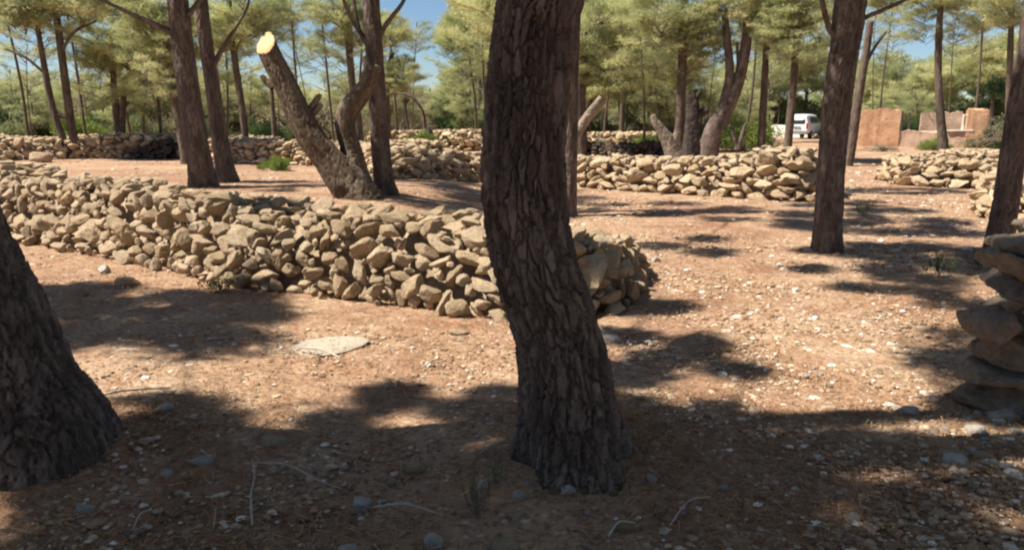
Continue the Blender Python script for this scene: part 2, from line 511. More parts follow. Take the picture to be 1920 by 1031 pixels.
def build_wall(label, cat, front, heights, T, sizes, seed, group=None, batter=0.28, top_sizes=None, meshes=None, lim=300, name='dry_stone_wall', core_mat=None, rolls=0.3):
    """rubble wall; FRONT is its foot line seen with the outside on the right hand of travel; heights [(fraction, h)]"""
    rg = random.Random(seed)
    meshes = meshes or ROCKS
    ln = Line(front)
    hs = sorted(heights)
    def H(d):
        f = d / ln.L
        for (f0, h0), (f1, h1) in zip(hs[:-1], hs[1:]):
            if f <= f1: return h0 + (h1 - h0) * max(0, (f - f0)) / max(1e-6, f1 - f0)
        return hs[-1][1]
    mid, _ = ln.at(ln.L / 2)
    e = empty(name, (mid.x, mid.y, zg1(mid.x, mid.y)), label, cat, group)
    E = Vector(e.location)
    items = []
    for s, z, a, b, th in pack(ln.L, H, sizes, rg):
        p, t = ln.at(s)
        n = Vector((t.y, -t.x, 0))
        pos = p - n * (z * batter + rg.uniform(-0.05, 0.09)) ; pos.z = zg1(p.x, p.y) + z
        dep = a * rg.uniform(0.65, 0.95)
        items.append((a * b, pos, basis(t, -n, Vector((0, 0, 1)), rg, 0.32, -th), (a * 1.13, max(dep, b), b * 1.14)))
    # rough stones laid over the top
    ts = top_sizes or [(int(ln.L * T * 60), 0.10, 0.155, 0.5, 0.9), (int(ln.L * T * 340), 0.06, 0.12, 0.5, 0.95)]
    placed = []
    for tries, a0, a1, r0, r1 in ts:
        for _ in range(tries):
            s = rg.uniform(0, ln.L); h = H(s)
            w = rg.uniform(0.05, T)
            a = rg.uniform(a0, a1)
            p, t = ln.at(s); n = Vector((t.y, -t.x, 0))
            q = p - n * (h * batter + w)
            if any((q.x - x) ** 2 + (q.y - y) ** 2 < (0.72 * (a + r)) ** 2 for x, y, r in placed[-900:]): continue
            placed.append((q.x, q.y, a))
            b = a * rg.uniform(r0, r1); c = a * rg.uniform(0.35, 0.6)
            q.z = zg1(p.x, p.y) + h - 0.05 + rg.uniform(-0.04, 0.09) - 0.05 * abs(w / T - 0.5)
            m = Matrix.Rotation(rg.uniform(0, 6.28), 3, 'Z') @ Matrix.Rotation(rg.gauss(0, 0.22), 3, 'X') @ Matrix.Rotation(rg.gauss(0, 0.22), 3, 'Y')
            items.append((a * b * 0.8, q, m, (a * 1.15, b * 1.15, c)))
    def weight(it):
        pr = project(it[1])
        if pr is None or not (-60 < pr[0] < 1980): return -1
        return it[0] / pr[2] ** 2
    items.sort(key=weight, reverse=True)
    rest = Bag()
    for k, (_, pos, m, sc) in enumerate(items):
        if k < lim and weight(items[k]) > 0:
            o = link('stone', rg.choice(meshes), e)
            o.matrix_basis = Matrix.Translation(pos - E) @ m.to_4x4() @ Matrix.Diagonal((*sc, 1))
        else:
            V, Fc = rg.choice(ROCKS_LO)
            rest.add((V * np.array(sc)) @ np.array(m.transposed()) + np.array(pos), Fc)
    # the packed inside of the wall
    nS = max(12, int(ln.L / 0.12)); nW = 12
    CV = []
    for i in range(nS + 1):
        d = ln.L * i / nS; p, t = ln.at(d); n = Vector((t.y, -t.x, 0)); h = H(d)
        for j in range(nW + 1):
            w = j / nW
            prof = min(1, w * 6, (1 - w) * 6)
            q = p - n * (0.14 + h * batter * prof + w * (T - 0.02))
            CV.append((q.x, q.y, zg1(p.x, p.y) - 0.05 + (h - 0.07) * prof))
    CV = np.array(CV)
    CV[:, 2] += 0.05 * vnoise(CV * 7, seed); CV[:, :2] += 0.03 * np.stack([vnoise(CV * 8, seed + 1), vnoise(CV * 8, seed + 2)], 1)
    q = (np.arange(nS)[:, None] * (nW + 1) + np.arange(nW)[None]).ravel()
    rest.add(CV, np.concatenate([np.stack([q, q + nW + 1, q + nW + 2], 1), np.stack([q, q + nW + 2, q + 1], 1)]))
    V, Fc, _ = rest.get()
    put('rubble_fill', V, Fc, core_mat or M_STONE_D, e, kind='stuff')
    return e

def gp(px, py):
    p = ground(px, py); return (p.x, p.y)

SZ = [(90, 0.13, 0.175, 0.30, 0.5, 0.5), (800, 0.09, 0.135, 0.34, 0.7, 0.6), (2600, 0.07, 0.10, 0.42, 0.9, 0.7), (9000, 0.035, 0.065, 0.5, 1.0, 0.9)]
SZF = [(120, 0.18, 0.25, 0.28, 0.5, 0.3), (900, 0.12, 0.17, 0.36, 0.62, 0.4), (3500, 0.07, 0.11, 0.45, 0.85, 0.6)]
fw = [gp(-160, 428), gp(0, 446), gp(120, 470), gp(250, 498), gp(340, 516), gp(450, 540), gp(560, 555), gp(700, 572), gp(800, 584), gp(900, 598), gp(1010, 606), gp(1110, 604)]
endp = ground(1110, 604)
c1 = ground(1185, 575); c2 = ground(1205, 535); c3 = ground(1195, 500)
fw += [(c1.x, c1.y), (c2.x, c2.y), (c3.x, c3.y), (c3.x - 0.45, c3.y + 0.45)]
build_wall('long rubble wall of cream limestone running behind the thick central trunk', 'stone wall', fw,
           [(0, 0.90), (0.1, 0.88), (0.2, 0.74), (0.27, 0.80), (0.40, 0.70), (0.46, 0.75), (0.55, 0.68), (0.62, 0.74), (0.7, 0.70), (0.76, 0.66), (0.82, 0.56), (0.9, 0.45), (1, 0.25)],
           0.75, SZ, 11, batter=0.45)

wl2 = [gp(690, 334), gp(740, 337), gp(830, 338), gp(905, 341), gp(1000, 345), gp(1090, 352), gp(1200, 361), gp(1300, 367), gp(1400, 374), gp(1500, 380), gp(1545, 377), gp(1570, 362)]
build_wall('low dry stone wall of flat brown slabs ending beside the sunlit clearing', 'stone wall', wl2,
           [(0, 0.62), (0.2, 0.64), (0.4, 0.64), (0.6, 0.70), (0.72, 0.82), (0.8, 0.98), (0.95, 0.95), (1, 0.75)], 1.1, SZF, 12,
           group='walls across the middle of the wood')
build_wall('rubble wall seen between the forked cut olive and the twin thick pines', 'stone wall', [gp(410, 306), gp(480, 309), gp(560, 309), gp(640, 318), gp(720, 332)],
           [(0, 0.8), (0.5, 0.72), (1, 0.75)], 1.2, SZF, 13, group='walls across the middle of the wood', meshes=ROCKS_FAR)
build_wall('long heap of pale rubble behind the two slender leaning pines', 'stone wall', [gp(-80, 303), gp(0, 302), gp(100, 299), (ground(230, 297).x, ground(230, 297).y), gp(330, 297), gp(425, 303)],
           [(0, 0.9), (0.3, 0.75), (0.5, 0.95), (0.7, 0.85), (1, 0.8)], 2.2, [(300, 0.18, 0.26, 0.36, 0.65, 0.4), (2500, 0.11, 0.17, 0.45, 0.8, 0.5)], 14,
           meshes=ROCKS_FAR, group='walls across the middle of the wood')
build_wall('farthest rubble wall below the dense pine crowns', 'stone wall', [gp(690, 284), gp(800, 284), gp(900, 284), gp(1000, 283), gp(1100, 282), gp(1260, 281)],
           [(0, 0.85), (0.3, 1.0), (0.6, 0.8), (1, 0.85)], 1.8, [(400, 0.18, 0.26, 0.36, 0.65, 0.4), (2500, 0.12, 0.18, 0.45, 0.8, 0.5)], 15,
           meshes=ROCKS_FAR, group='walls across the middle of the wood')
build_wall('tumbled stone wall in front of the orange ruin', 'stone wall', [(ground(1665, 326).x, ground(1665, 326).y), gp(1646, 338), gp(1668, 347), gp(1760, 352), gp(1860, 356), gp(1960, 360)],
           [(0, 0.3), (0.15, 0.45), (0.4, 0.62), (1, 0.6)], 1.3, SZF, 16, group='walls near the ruin')
build_wall('thin line of stones between the tumbled wall and the ruin', 'stone wall', [gp(1700, 316), gp(1780, 316), gp(1860, 316), gp(1960, 318)],
           [(0, 0.3), (0.3, 0.5), (1, 0.6)], 1.0, SZF, 17, group='walls near the ruin', meshes=ROCKS_FAR)
build_wall('short wall end of dark stones behind the dark leaning pine', 'stone wall', [(ground(1850, 378).x, ground(1850, 378).y), gp(1822, 396), gp(1840, 410), gp(1900, 418), gp(1990, 425)],
           [(0, 0.45), (0.3, 0.6), (1, 0.7)], 0.9, SZF, 18, group='walls near the ruin')

M_SHADED = mat_stone('shade_dark_stone', [(0.0, (0.035, 0.03, 0.028)), (0.6, (0.06, 0.05, 0.045)), (1.0, (0.13, 0.105, 0.085))], 0.0)  # shade of the dark hollows put into the stone colour
M_SHADED.node_tree.nodes['Principled BSDF'].inputs['Roughness'].default_value = 0.95
for nd in M_SHADED.node_tree.nodes:
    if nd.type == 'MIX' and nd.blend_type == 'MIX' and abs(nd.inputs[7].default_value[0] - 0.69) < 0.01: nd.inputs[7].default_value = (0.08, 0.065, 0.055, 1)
ROCKS_C = [mesh('stone', *rock(3, 1300 + k, 13, 0.62, 1.3, 0.97), M_SHADED) for k in range(8)]
build_wall('heap of stones coloured black as in shade behind the low slab wall, under the leaning log', 'stone heap', [gp(1085, 292), gp(1130, 294), gp(1190, 294), gp(1252, 292)], [(0, 0.55), (0.4, 0.42), (0.6, 0.5), (1, 0.55)], 1.0,
           [(600, 0.12, 0.22, 0.4, 0.8, 0.5), (1500, 0.07, 0.12, 0.4, 0.8, 0.5)], 25, meshes=ROCKS_C, core_mat=M_SHADED, name='stone_heap')
build_wall('heap of stones coloured black as in shade in front of the long pale rubble', 'stone heap', [gp(238, 297), gp(280, 299), gp(320, 299), gp(352, 296)], [(0, 0.25), (0.4, 0.55), (0.8, 0.75), (1, 0.4)], 0.9,
           [(600, 0.12, 0.22, 0.4, 0.8, 0.5), (1500, 0.07, 0.12, 0.4, 0.8, 0.5)], 26, meshes=ROCKS_C, core_mat=M_SHADED, name='stone_heap')
# near wall end at the edge: big slabs stacked one by one
Yh = 4.2
hw = empty('dry_stone_wall', at(1960, 765, Yh), 'near stacked wall of big dark grey slabs cut off by the frame', 'stone wall')
for k, (x0, x1, y0, y1, dy, dark, roll) in enumerate([
        (1788, 2010, 722, 790, 0.0, 1, 0.02), (1794, 2000, 674, 726, 0.03, 1, -0.03), (1810, 1990, 630, 694, -0.02, 0, 0.06),
        (1822, 1905, 566, 634, 0.05, 1, -0.08), (1890, 2010, 592, 650, -0.06, 0, 0.1), (1846, 2030, 523, 570, 0.04, 1, -0.04),
        (1852, 2020, 482, 530, 0.0, 0, 0.12), (1874, 1990, 440, 488, 0.08, 0, -0.1), (1990, 2150, 700, 800, 0.1, 1, 0.0),
        (1985, 2140, 610, 705, 0.08, 0, 0.05), (2000, 2150, 520, 615, 0.1, 1, 0.0), (1965, 2120, 440, 525, 0.1, 0, 0.05), (1905, 2060, 402, 448, 0.15, 0, 0.02),
        (1890, 1955, 765, 800, -0.12, 0, 0.1)]):
    p = at((x0 + x1) / 2, (y0 + y1) / 2, Yh + dy + 0.1)
    sx, sz = (x1 - x0) / 2 / F * Yh, (y1 - y0) / 2 / F * Yh
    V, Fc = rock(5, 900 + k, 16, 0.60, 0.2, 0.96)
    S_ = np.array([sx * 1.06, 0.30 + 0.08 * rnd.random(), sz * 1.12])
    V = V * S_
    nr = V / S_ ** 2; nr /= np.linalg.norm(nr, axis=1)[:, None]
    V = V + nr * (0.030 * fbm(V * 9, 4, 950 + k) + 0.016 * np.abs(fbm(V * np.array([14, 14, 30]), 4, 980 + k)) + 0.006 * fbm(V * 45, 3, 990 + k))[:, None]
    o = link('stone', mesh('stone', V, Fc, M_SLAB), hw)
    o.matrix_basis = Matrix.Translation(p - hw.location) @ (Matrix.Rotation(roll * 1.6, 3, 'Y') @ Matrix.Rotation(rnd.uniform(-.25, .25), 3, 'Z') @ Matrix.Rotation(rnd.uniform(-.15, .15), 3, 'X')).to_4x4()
    b = p.copy()
bag = Bag()
for k in range(40):
    V, Fc = ROCKS_LO[k % 10]
    c = at(rnd.uniform(1920, 2160), rnd.uniform(470, 770), Yh + rnd.uniform(0.5, 0.95))
    s = rnd.uniform(0.12, 0.24)
    bag.add(V * np.array([s * 1.3, s, s * 0.7]) + np.array(c), Fc)
V, Fc, _ = bag.get()
put('rubble_fill', V, Fc, M_STONE_D, hw, kind='stuff')

# ------------------------------------------------------------------ trunks
def spline(P, n):
    P = [np.array(p, float) for p in P]
    P = [2 * P[0] - P[1]] + P + [2 * P[-1] - P[-2]]
    out = []
    segs = len(P) - 3
    for t in np.linspace(0, segs, n):
        k = min(int(t), segs - 1); u = t - k
        a, b, c, d = P[k:k + 4]
        out.append(0.5 * (2 * b + (c - a) * u + (2 * a - 5 * b + 4 * c - d) * u * u + (3 * b - a - 3 * c + d) * u ** 3))
    return np.array(out)

def tube(P, rad, nu=12, n=24, bark=None, flare=0.0, seed=0, cap=True, ecc=0.0):
    """tapered limb through points P with radii; bark = (cell, depth): plates split by fissures"""
    D = np.concatenate([np.asarray(P, float), np.asarray(rad, float)[:, None]], 1)
    S = spline(D, n)
    C, r = S[:, :3], np.maximum(S[:, 3], 0.002)
    T = np.gradient(C, axis=0); T /= np.linalg.norm(T, axis=1)[:, None] + 1e-9
    ref = np.array([0, 1, 0]) if abs(T[0][1]) < 0.8 else np.array([1, 0, 0])
    U = np.zeros_like(T); u = ref - T[0] * (ref @ T[0]); u /= np.linalg.norm(u)
    for k in range(n):
        u = u - T[k] * (u @ T[k]); u /= np.linalg.norm(u); U[k] = u
    W = np.cross(T, U)
    arc = np.concatenate([[0], np.cumsum(np.linalg.norm(np.diff(C, axis=0), axis=1))])
    th = np.linspace(0, 2 * np.pi, nu, endpoint=False)
    A, K = np.meshgrid(th, np.arange(n))
    rr = r[K]
    s = arc[K]
    if flare:
        rr = rr * (1 + flare * np.exp(-np.maximum(s - 1.1 * r[0], 0) / (r[0] * 1.3)) * (1 + 0.75 * np.cos(3 * A + seed) + 0.55 * np.cos(5 * A + 2 * seed)))
    if ecc:
        rr = rr * (1 + ecc * np.cos(2 * A + seed) + ecc * 0.6 * np.cos(3 * A + s * 3 + seed))
    plate = np.full(A.size, 0.5)
    if bark:
        cell, dep = bark
        q = np.stack([np.cos(A) * rr, np.sin(A) * rr, s * 0.21], -1).reshape(-1, 3) / cell
        w = np.stack([vnoise(q * 0.9 + 5 * k, seed + k) for k in range(3)], 1) * np.array([0.6, 0.6, 0.5])
        w = w + 0.22 * np.stack([vnoise(q * np.array([3, 3, 5]) + 5 * k, seed + k + 31) for k in range(3)], 1)
        f1, f2, plate = voro(q + w, seed + 3)
        e = f2 - f1
        g1, g2, g3 = voro(q * np.array([2.1, 2.1, 3.6]) + 0.8 * w + 3.3, seed + 40)
        d = sstep(0.02, 0.17, e) * (0.84 + 0.24 * plate) + 0.24 * sstep(0, 0.18, g2 - g1) * (0.5 + g3) + 0.13 * fbm(q * 1.7, 4, seed + 8) + 0.16 * fbm(q * np.array([6, 6, 12]), 3, seed + 12)
        big = fbm(q * 0.22, 2, seed + 17)
        rr = rr + ((d - 0.85) * dep + big * dep * 1.1).reshape(rr.shape)
        plate = plate * 0.7 + 0.3 * (fbm(q * 0.5, 2, seed + 20) * 0.5 + 0.5)
    V = C[K] + U[K] * (np.cos(A) * rr)[..., None] + W[K] * (np.sin(A) * rr)[..., None]
    V = V.reshape(-1, 3)
    i = (np.arange(n - 1)[:, None] * nu + np.arange(nu)[None])
    j = (np.arange(n - 1)[:, None] * nu + (np.arange(nu)[None] + 1) % nu)
    Fq = np.stack([i, j, j + nu, i + nu], -1).reshape(-1, 4)
    if cap:
        V = np.concatenate([V, C[-1:] + T[-1:] * 0.02 * r[-1]]); plate = np.append(plate, 0.9)
        b = (n - 1) * nu + np.arange(nu)
        b2 = (n - 1) * nu + (np.arange(nu) + 1) % nu
        Fq = np.concatenate([Fq, np.stack([b, b2, np.full(nu, len(V) - 1), np.full(nu, len(V) - 1)], 1)[:, [0, 1, 2, 2]]]) if False else Fq
        capf = np.stack([b, b2, np.full(nu, len(V) - 1)], 1)
    else:
        capf = np.zeros((0, 3), int)
    tri = np.concatenate([Fq[:, [0, 1, 2]], Fq[:, [0, 2, 3]], capf])
    return V, tri, plate

# ------------------------------------------------------------------ foliage
def tufts(C, rg, L, Wd, k, up=0.25, tone=None, spread=1.0):
    """k needles or leaves at each centre, each one triangle pair folded along its length"""
    n = len(C)
    d = rg.normal(size=(n, k, 3)); d[..., 2] += up
    d /= np.linalg.norm(d, axis=2)[..., None]
    side = np.cross(d, rg.normal(size=(n, k, 3))); side /= np.linalg.norm(side, axis=2)[..., None] + 1e-9
    Ls = L * rg.uniform(0.6, 1.2, (n, k, 1)); Ws = Wd * rg.uniform(0.7, 1.3, (n, k, 1))
    c = C[:, None, :] + rg.normal(size=(n, k, 3)) * L * 0.25 * spread
    v0 = c - side * Ws * 0.5; v1 = c + side * Ws * 0.5; v2 = c + d * Ls
    V = np.stack([v0, v1, v2], 2).reshape(-1, 3)
    Fc = np.arange(len(V)).reshape(-1, 3)
    t = np.repeat((np.full(n, 0.5) if tone is None else tone), k * 3) + np.repeat(rg.normal(0, 0.09, n * k), 3)
    return V, Fc, np.clip(t, 0, 1)

def clump(c, r, rg, n, L, Wd, k, tone, flat=0.65):
    u = rg.normal(size=(n, 3)); u /= np.linalg.norm(u, axis=1)[:, None]
    C = u * (rg.uniform(0.15, 1, n) ** 0.5)[:, None] * r * rg.uniform(0.75, 1.25, 3) * np.array([1, 1, flat]) + c
    return tufts(C, rg, L, Wd, k, 0.3, np.clip(tone + rg.normal(0, 0.07, n), 0, 1))

def thin(bag, a, b, r0, r1, sag=0.15, rg=None, nu=5, n=6, sub=True):
    a, b = np.array(a, float), np.array(b, float)
    m = (a + b) / 2 + np.array([0, 0, sag]) + (rg.normal(0, 0.06, 3) * np.linalg.norm(b - a) if rg is not None else 0)
    V, T, p = tube([a, m, b], [r0, (r0 + r1) / 2, r1], nu, n, cap=False)
    bag.add(V, T, p)

def branchy(leaf, br, rg, nb, nt, tone, low):
    """airy pine crown: layered boughs carrying needle tufts along their outer part"""
    for i in range(nb):
        h = rg.uniform(low, 1.7)
        prof = math.sqrt(max(0.12, 1 - ((h + 0.2) / 2.0) ** 2))
        a = rg.uniform(0, 6.28); ln = 2.5 * prof * rg.uniform(0.55, 1.15)
        b = np.array([math.cos(a) * ln, math.sin(a) * ln, h + rg.normal(0.15, 0.25)])
        o = np.array([rg.normal(0, .06), rg.normal(0, .06), h - 0.45 - 0.1 * ln])
        m = (o + b) / 2 + np.array([0, 0, rg.normal(0.12, 0.1)]) + rg.normal(0, 0.12, 3)
        V, T, p = tube([o, m, b], [0.030, 0.018, 0.006], 5, 7, cap=False); br.add(V, T, p)
        t = rg.uniform(0.38, 1.0, nt) ** 0.8
        C = (1 - t)[:, None] ** 2 * o + 2 * (t * (1 - t))[:, None] * (2 * m - (o + b) / 2) + (t ** 2)[:, None] * b
        wd = 0.12 + 0.34 * t * (1.25 - t)
        side = np.array([-math.sin(a), math.cos(a), 0])
        C = C + side * (rg.normal(0, 1.0, nt) * wd * 1.5)[:, None] + np.array([0, 0, 1]) * (rg.normal(0.05, 0.13, nt))[:, None] + rg.normal(0, 0.05, (nt, 3))
        tn = np.clip(tone + 0.05 * h + rg.normal(0, 0.22) + rg.normal(0, 0.10, nt), 0, 1)
        leaf.add(*tufts(C, rg, 0.17, 0.025, 6, 0.5, tn, 1.0))
        for q in range(3):
            j = rg.integers(0, nt)
            thin(br, (o + (b - o) * rg.uniform(0.35, 0.8)), C[j], 0.010, 0.004, 0.0, rg, 4, 4)

def crown_bank(seed, style):
    """a crown about 2.5 m in radius round its origin: leaf mesh + branch mesh"""
    rg = np.random.default_rng(seed)
    leaf, br = Bag(), Bag()
    if style == 'pine':
        branchy(leaf, br, rg, 42, 115, 0.58, -1.5)
    elif style == 'wisp':
        branchy(leaf, br, rg, 22, 72, 0.56, -1.8)
    elif style == 'veil':
        branchy(leaf, br, rg, 20, 34, 0.6, -1.8)
    elif style == 'shrub':
        for i in range(30):
            u = rg.normal(size=3); u /= np.linalg.norm(u); u[2] = abs(u[2])
            c = u * rg.uniform(0.4, 1.0) * np.array([1.9, 1.9, 1.7]) + np.array([0, 0, 0.1])
            leaf.add(*clump(c, rg.uniform(0.35, 0.65), rg, 100, 0.14, 0.05, 4, np.clip(0.35 + 0.15 * u[2] + rg.normal(0, .14), 0, 1), 0.85))
            thin(br, (rg.normal(0, .15), rg.normal(0, .15), -0.1), c, 0.03, 0.008, 0.0, rg)
    elif style == 'bare':
        for i in range(80):
            u = rg.normal(size=3); u /= np.linalg.norm(u); u[2] = abs(u[2]) * 0.8
            c = u * rg.uniform(0.6, 1.0) * np.array([2.2, 2.2, 2.0])
            thin(br, (rg.normal(0, .12), rg.normal(0, .12), -0.2 + rg.uniform(0, .8)), c, 0.03, 0.008, 0.25, rg)
            if i % 3 == 0:
                leaf.add(*clump(c, rg.uniform(0.3, 0.55), rg, 45, 0.13, 0.03, 3, np.clip(0.5 + rg.normal(0, .2), 0, 1), 0.8))
    return leaf, br

BANK = {}
for st, cnt, mats in (('pine', 6, (M_PINE, M_TWIG)), ('wisp', 5, (M_PINE, M_TWIG)), ('veil', 4, (M_PINE, M_TWIG)), ('shrub', 4, (M_SHRUB, M_TWIG)), ('bare', 3, (M_GREYLEAF, M_TWIG))):
    BANK[st] = []
    for k in range(cnt):
        lf, br = crown_bank(1000 + 17 * k + len(st), st)
        V, Fc, a = lf.get(); lm = mesh('crown', V, Fc, mats[0], False, {'tone': a})
        V, Fc, a = br.get(); bm = mesh('branchwork', V, Fc, mats[1], True)
        BANK[st].append((lm, bm))
def recolour(bank, mat):
    out = []
    for lm, bm in bank:
        c = lm.copy(); c.materials.clear(); c.materials.append(mat); out.append((c, bm))
    return out
BANK['green'] = recolour(BANK['shrub'], M_GREEN)
BANK['dark'] = recolour(BANK['shrub'], M_DARKLEAF)

def add_crown(e, style, center, sc, seed, squash=1.0):
    rg = random.Random(seed)
    lm, bm = BANK[style][rg.randrange(len(BANK[style]))]
    rot = Matrix.Rotation(rg.uniform(0, 6.28), 4, 'Z')
    M = Matrix.Translation(Vector(center) - e.location) @ rot @ Matrix.Diagonal((sc, sc, sc * squash, 1))
    o = link('crown', lm, e); o.matrix_basis = M
    b = link('branchwork', bm, e); b.matrix_basis = M; b['kind'] = 'stuff'
    return o

# ------------------------------------------------------------------ trees that stand close
NEAR = {}
def px_path(pts, Y):
    P, r = [], []
    for px, py, w in pts:
        p = at(px, py, Y); P.append(p)
        d = (p - Vector((0, 0, EYE))).length
        r.append(w / 2 / F * d)
    return P, r

def pine(key, label, pts, top, nu, n, bark, mat=M_BARK, limbs=(), flare=0.35, lean=(0, 0), group=None, name='pine_tree', seed=1, Y=None, cat='tree'):
    """trunk traced through (px, py, width); TOP = height where it ends above the frame"""
    if Y is None:
        b = ground(pts[0][0], pts[0][1]); Y = b.y + 0.95 * pts[0][2] / 2 / F * b.y
    P, r = px_path(pts, Y)
    P[0].z = zg1(P[0].x, Y)
    ok_ = [0] + [k for k in range(1, len(P)) if P[k].z > P[0].z + 0.12]
    P, r = [P[k] for k in ok_], [r[k] for k in ok_]
    ax_ = (P[1] - P[0]).normalized(); ax_ = (ax_ + Vector((0, 0, 1))).normalized()
    P.insert(0, P[0] - ax_ * (1.3 * r[0] + 0.05)); r.insert(0, r[0] * 1.04)
    if top:
        d = (P[-1] - P[-2]).normalized()
        z0 = P[-1].z
        for k in (1, 2, 3):
            t = k / 3
            q = P[-1] + (d * 0.6 + Vector((lean[0], lean[1], 1)) * 0.6).normalized() * ((top - z0) / 3)
            P.append(q); r.append(max(0.03, r[-1] * 0.72))
            d = (P[-1] - P[-2]).normalized()
    e = empty(name, (P[1].x, P[1].y, zg1(P[1].x, P[1].y)), label, cat, group)
    V, T, pl = tube(P, r, nu, n, bark, flare, seed)
    put('trunk', V, T, mat, e, attr={'plate': pl})
    for k, lp in enumerate(limbs):
        lP, lr = px_path([(a, b_, w) for a, b_, w in lp], Y - 0.02)
        V, T, pl = tube(lP, lr, max(8, nu // 4), 26, (bark[0], bark[1] * 0.4) if bark else None, 0, seed + 50 + k)
        put('branch', V, T, mat, e, attr={'plate': pl})
    NEAR[key] = dict(e=e, P=P, r=r, clumps=[])
    return e

pine('main', 'thick dark pine trunk bending through the middle, nearest of all',
     [(1076, 898, 168), (1074, 840, 160), (1071, 770, 158), (1066, 700, 158), (1042, 600, 152), (1008, 500, 148), (988, 400, 143), (985, 300, 143), (988, 200, 143), (994, 100, 143), (1006, 0, 142), (1020, -120, 142)],
     8.5, 260, 820, (0.038, 0.026), flare=0.30, seed=3)
pine('left', 'dark leaning pine trunk at the edge beside the rubble wall',
     [(66, 890, 214), (46, 830, 200), (12, 740, 186), (-24, 640, 176), (-76, 500, 164), (-130, 340, 158), (-180, 200, 154), (-240, 0, 150)],
     8.0, 220, 520, (0.040, 0.027), flare=0.12, seed=8)
pine('right', 'pine with a sunlit left flank standing in the open clearing',
     [(1549, 476, 48), (1552, 420, 46), (1560, 300, 44), (1572, 180, 45), (1584, 90, 46), (1594, 0, 50)], 7.5, 72, 220, (0.05, 0.016), flare=0.22, seed=12,
     limbs=[[(1570, 70, 14), (1556, 55, 11), (1545, 20, 9), (1536, -40, 7)], [(1592, 60, 14), (1620, 35, 9), (1660, 18, 7), (1720, -10, 5)]])
pine('edge', 'black shaded pine leaning outward beside the near stacked wall',
     [(1868, 488, 40), (1878, 430, 38), (1888, 370, 36), (1900, 280, 35), (1915, 190, 35), (1935, 60, 34)], 7.0, 60, 160, (0.05, 0.014), seed=14, flare=0.2)
pine('slim', 'straight slim pine close behind the thick central trunk',
     [(1067, 407, 27), (1068, 330, 27), (1070, 240, 26), (1073, 120, 24), (1078, 0, 22)], 7.5, 48, 160, (0.05, 0.012), seed=15, flare=0.2)
pine('twin_a', 'thicker of the twin dark pines standing on the wall top',
     [(379, 352, 44), (376, 320, 42), (366, 250, 39), (354, 170, 36), (342, 80, 34), (333, 0, 33)], 8.0, 60, 180, (0.055, 0.016), seed=16,
     limbs=[[(340, 72, 14), (318, 60, 11), (280, 42, 9), (215, 12, 7), (150, -20, 5)], [(352, 30, 10), (372, 5, 8), (400, -30, 5)]], flare=0.22)
pine('twin_b', 'slimmer of the twin dark pines with a side branch rising',
     [(427, 343, 34), (421, 310, 31), (410, 240, 27), (398, 160, 25), (386, 80, 23), (377, 0, 22)], 8.0, 52, 180, (0.055, 0.014), seed=17,
     limbs=[[(400, 125, 10), (415, 95, 8), (436, 62, 6), (462, 18, 5), (470, -20, 4)]], flare=0.25)
pine('pole', 'tall dark pine rising straight behind the forked cut olive',
     [(725, 375, 40), (720, 340, 36), (713, 270, 33), (708, 190, 31), (702, 100, 30), (696, 0, 29)], 8.0, 56, 180, (0.055, 0.014), seed=18, Y=ground(665, 372).y + 0.7,
     limbs=[[(706, 80, 12), (725, 45, 9), (752, 10, 7), (770, -25, 5)], [(702, 110, 10), (680, 70, 8), (655, 30, 6), (638, -20, 5)], [(700, 95, 10), (676, 62, 8), (666, 20, 6), (662, -20, 5)]], flare=0.25)
# trees outside the frame whose crowns shade the foreground
pine('side', 'pine just beyond the frame beside the near leaning trunk', [(-1900, 800, 150), (-1890, 500, 140), (-1880, 200, 130)], 8.0, 24, 40, (0.06, 0.01), seed=19, Y=1.1)
pine('side2', 'pine beyond the frame above the rubble wall foot', [(-1150, 500, 70), (-1145, 300, 66), (-1140, 100, 60)], 8.0, 24, 40, (0.06, 0.01), seed=20, Y=6.0)

for i, (x_, y_, hh) in enumerate([(-3.2, -3.2, 7.0), (1.2, -2.2, 6.5), (4.2, -1.2, 7.5), (6.8, 2.6, 6.5), (-7.5, -1.0, 7.5)]):  # unseen pines added to block sky light and deepen the foreground shade
    e = empty('pine_tree', (x_, y_, zg1(x_, y_)), 'unseen pine added behind the viewer to hold back sky light', 'tree', 'unseen pines added behind the viewer')
    V, T, pl = tube([(x_, y_, -0.1), (x_ + 0.1, y_, 3), (x_, y_ + 0.1, hh), (x_, y_, hh + 1)], [0.17, 0.15, 0.09, 0.04], 14, 24, None, 0.2, i)
    put('trunk', V, T, M_BARK, e, attr={'plate': pl})
    add_crown(e, 'pine', (x_, y_, hh), 1.25, 40 + i, 0.7)
    add_crown(e, 'pine', (x_ + 0.4, y_ - 0.5, hh + 0.3), 1.0, 60 + i, 0.7)
# ------------------------------------------------------------------ middle trees traced one by one
def mid_tree(label, pts, crown=None, limbs=(), top=None, mat=M_BARK2, group=None, seed=1, style='pine', nu=20, n=60, Y=None, flare=0.2, name='pine_tree'):
    e = pine('m%d' % seed, label, pts, top, nu, n, (0.07, 0.012), mat, limbs, flare, group=group, seed=seed, Y=Y, name=name)
    Yb = e.location.y
    for k, c in enumerate(crown or ()):
        cx, cy, cr = c[:3]
        p = at(cx, cy, Yb + (c[3] if len(c) > 3 else 0))
        sc = cr / F * Yb / 2.4
        add_crown(e, style, p, sc * 1.1, seed * 7 + k, c[4] if len(c) > 4 else 0.85)
        rq = random.Random(seed * 13 + k)
        for j in range(2):
            a = rq.uniform(0, 6.28)
            add_crown(e, 'wisp', p + Vector((math.cos(a) * 1.4 * sc, math.sin(a) * 1.4 * sc, rq.uniform(-2.8, 0.0) * sc)), sc * 0.8, seed * 7 + k + 90 + j, 0.85)
    del NEAR['m%d' % seed]
    return e

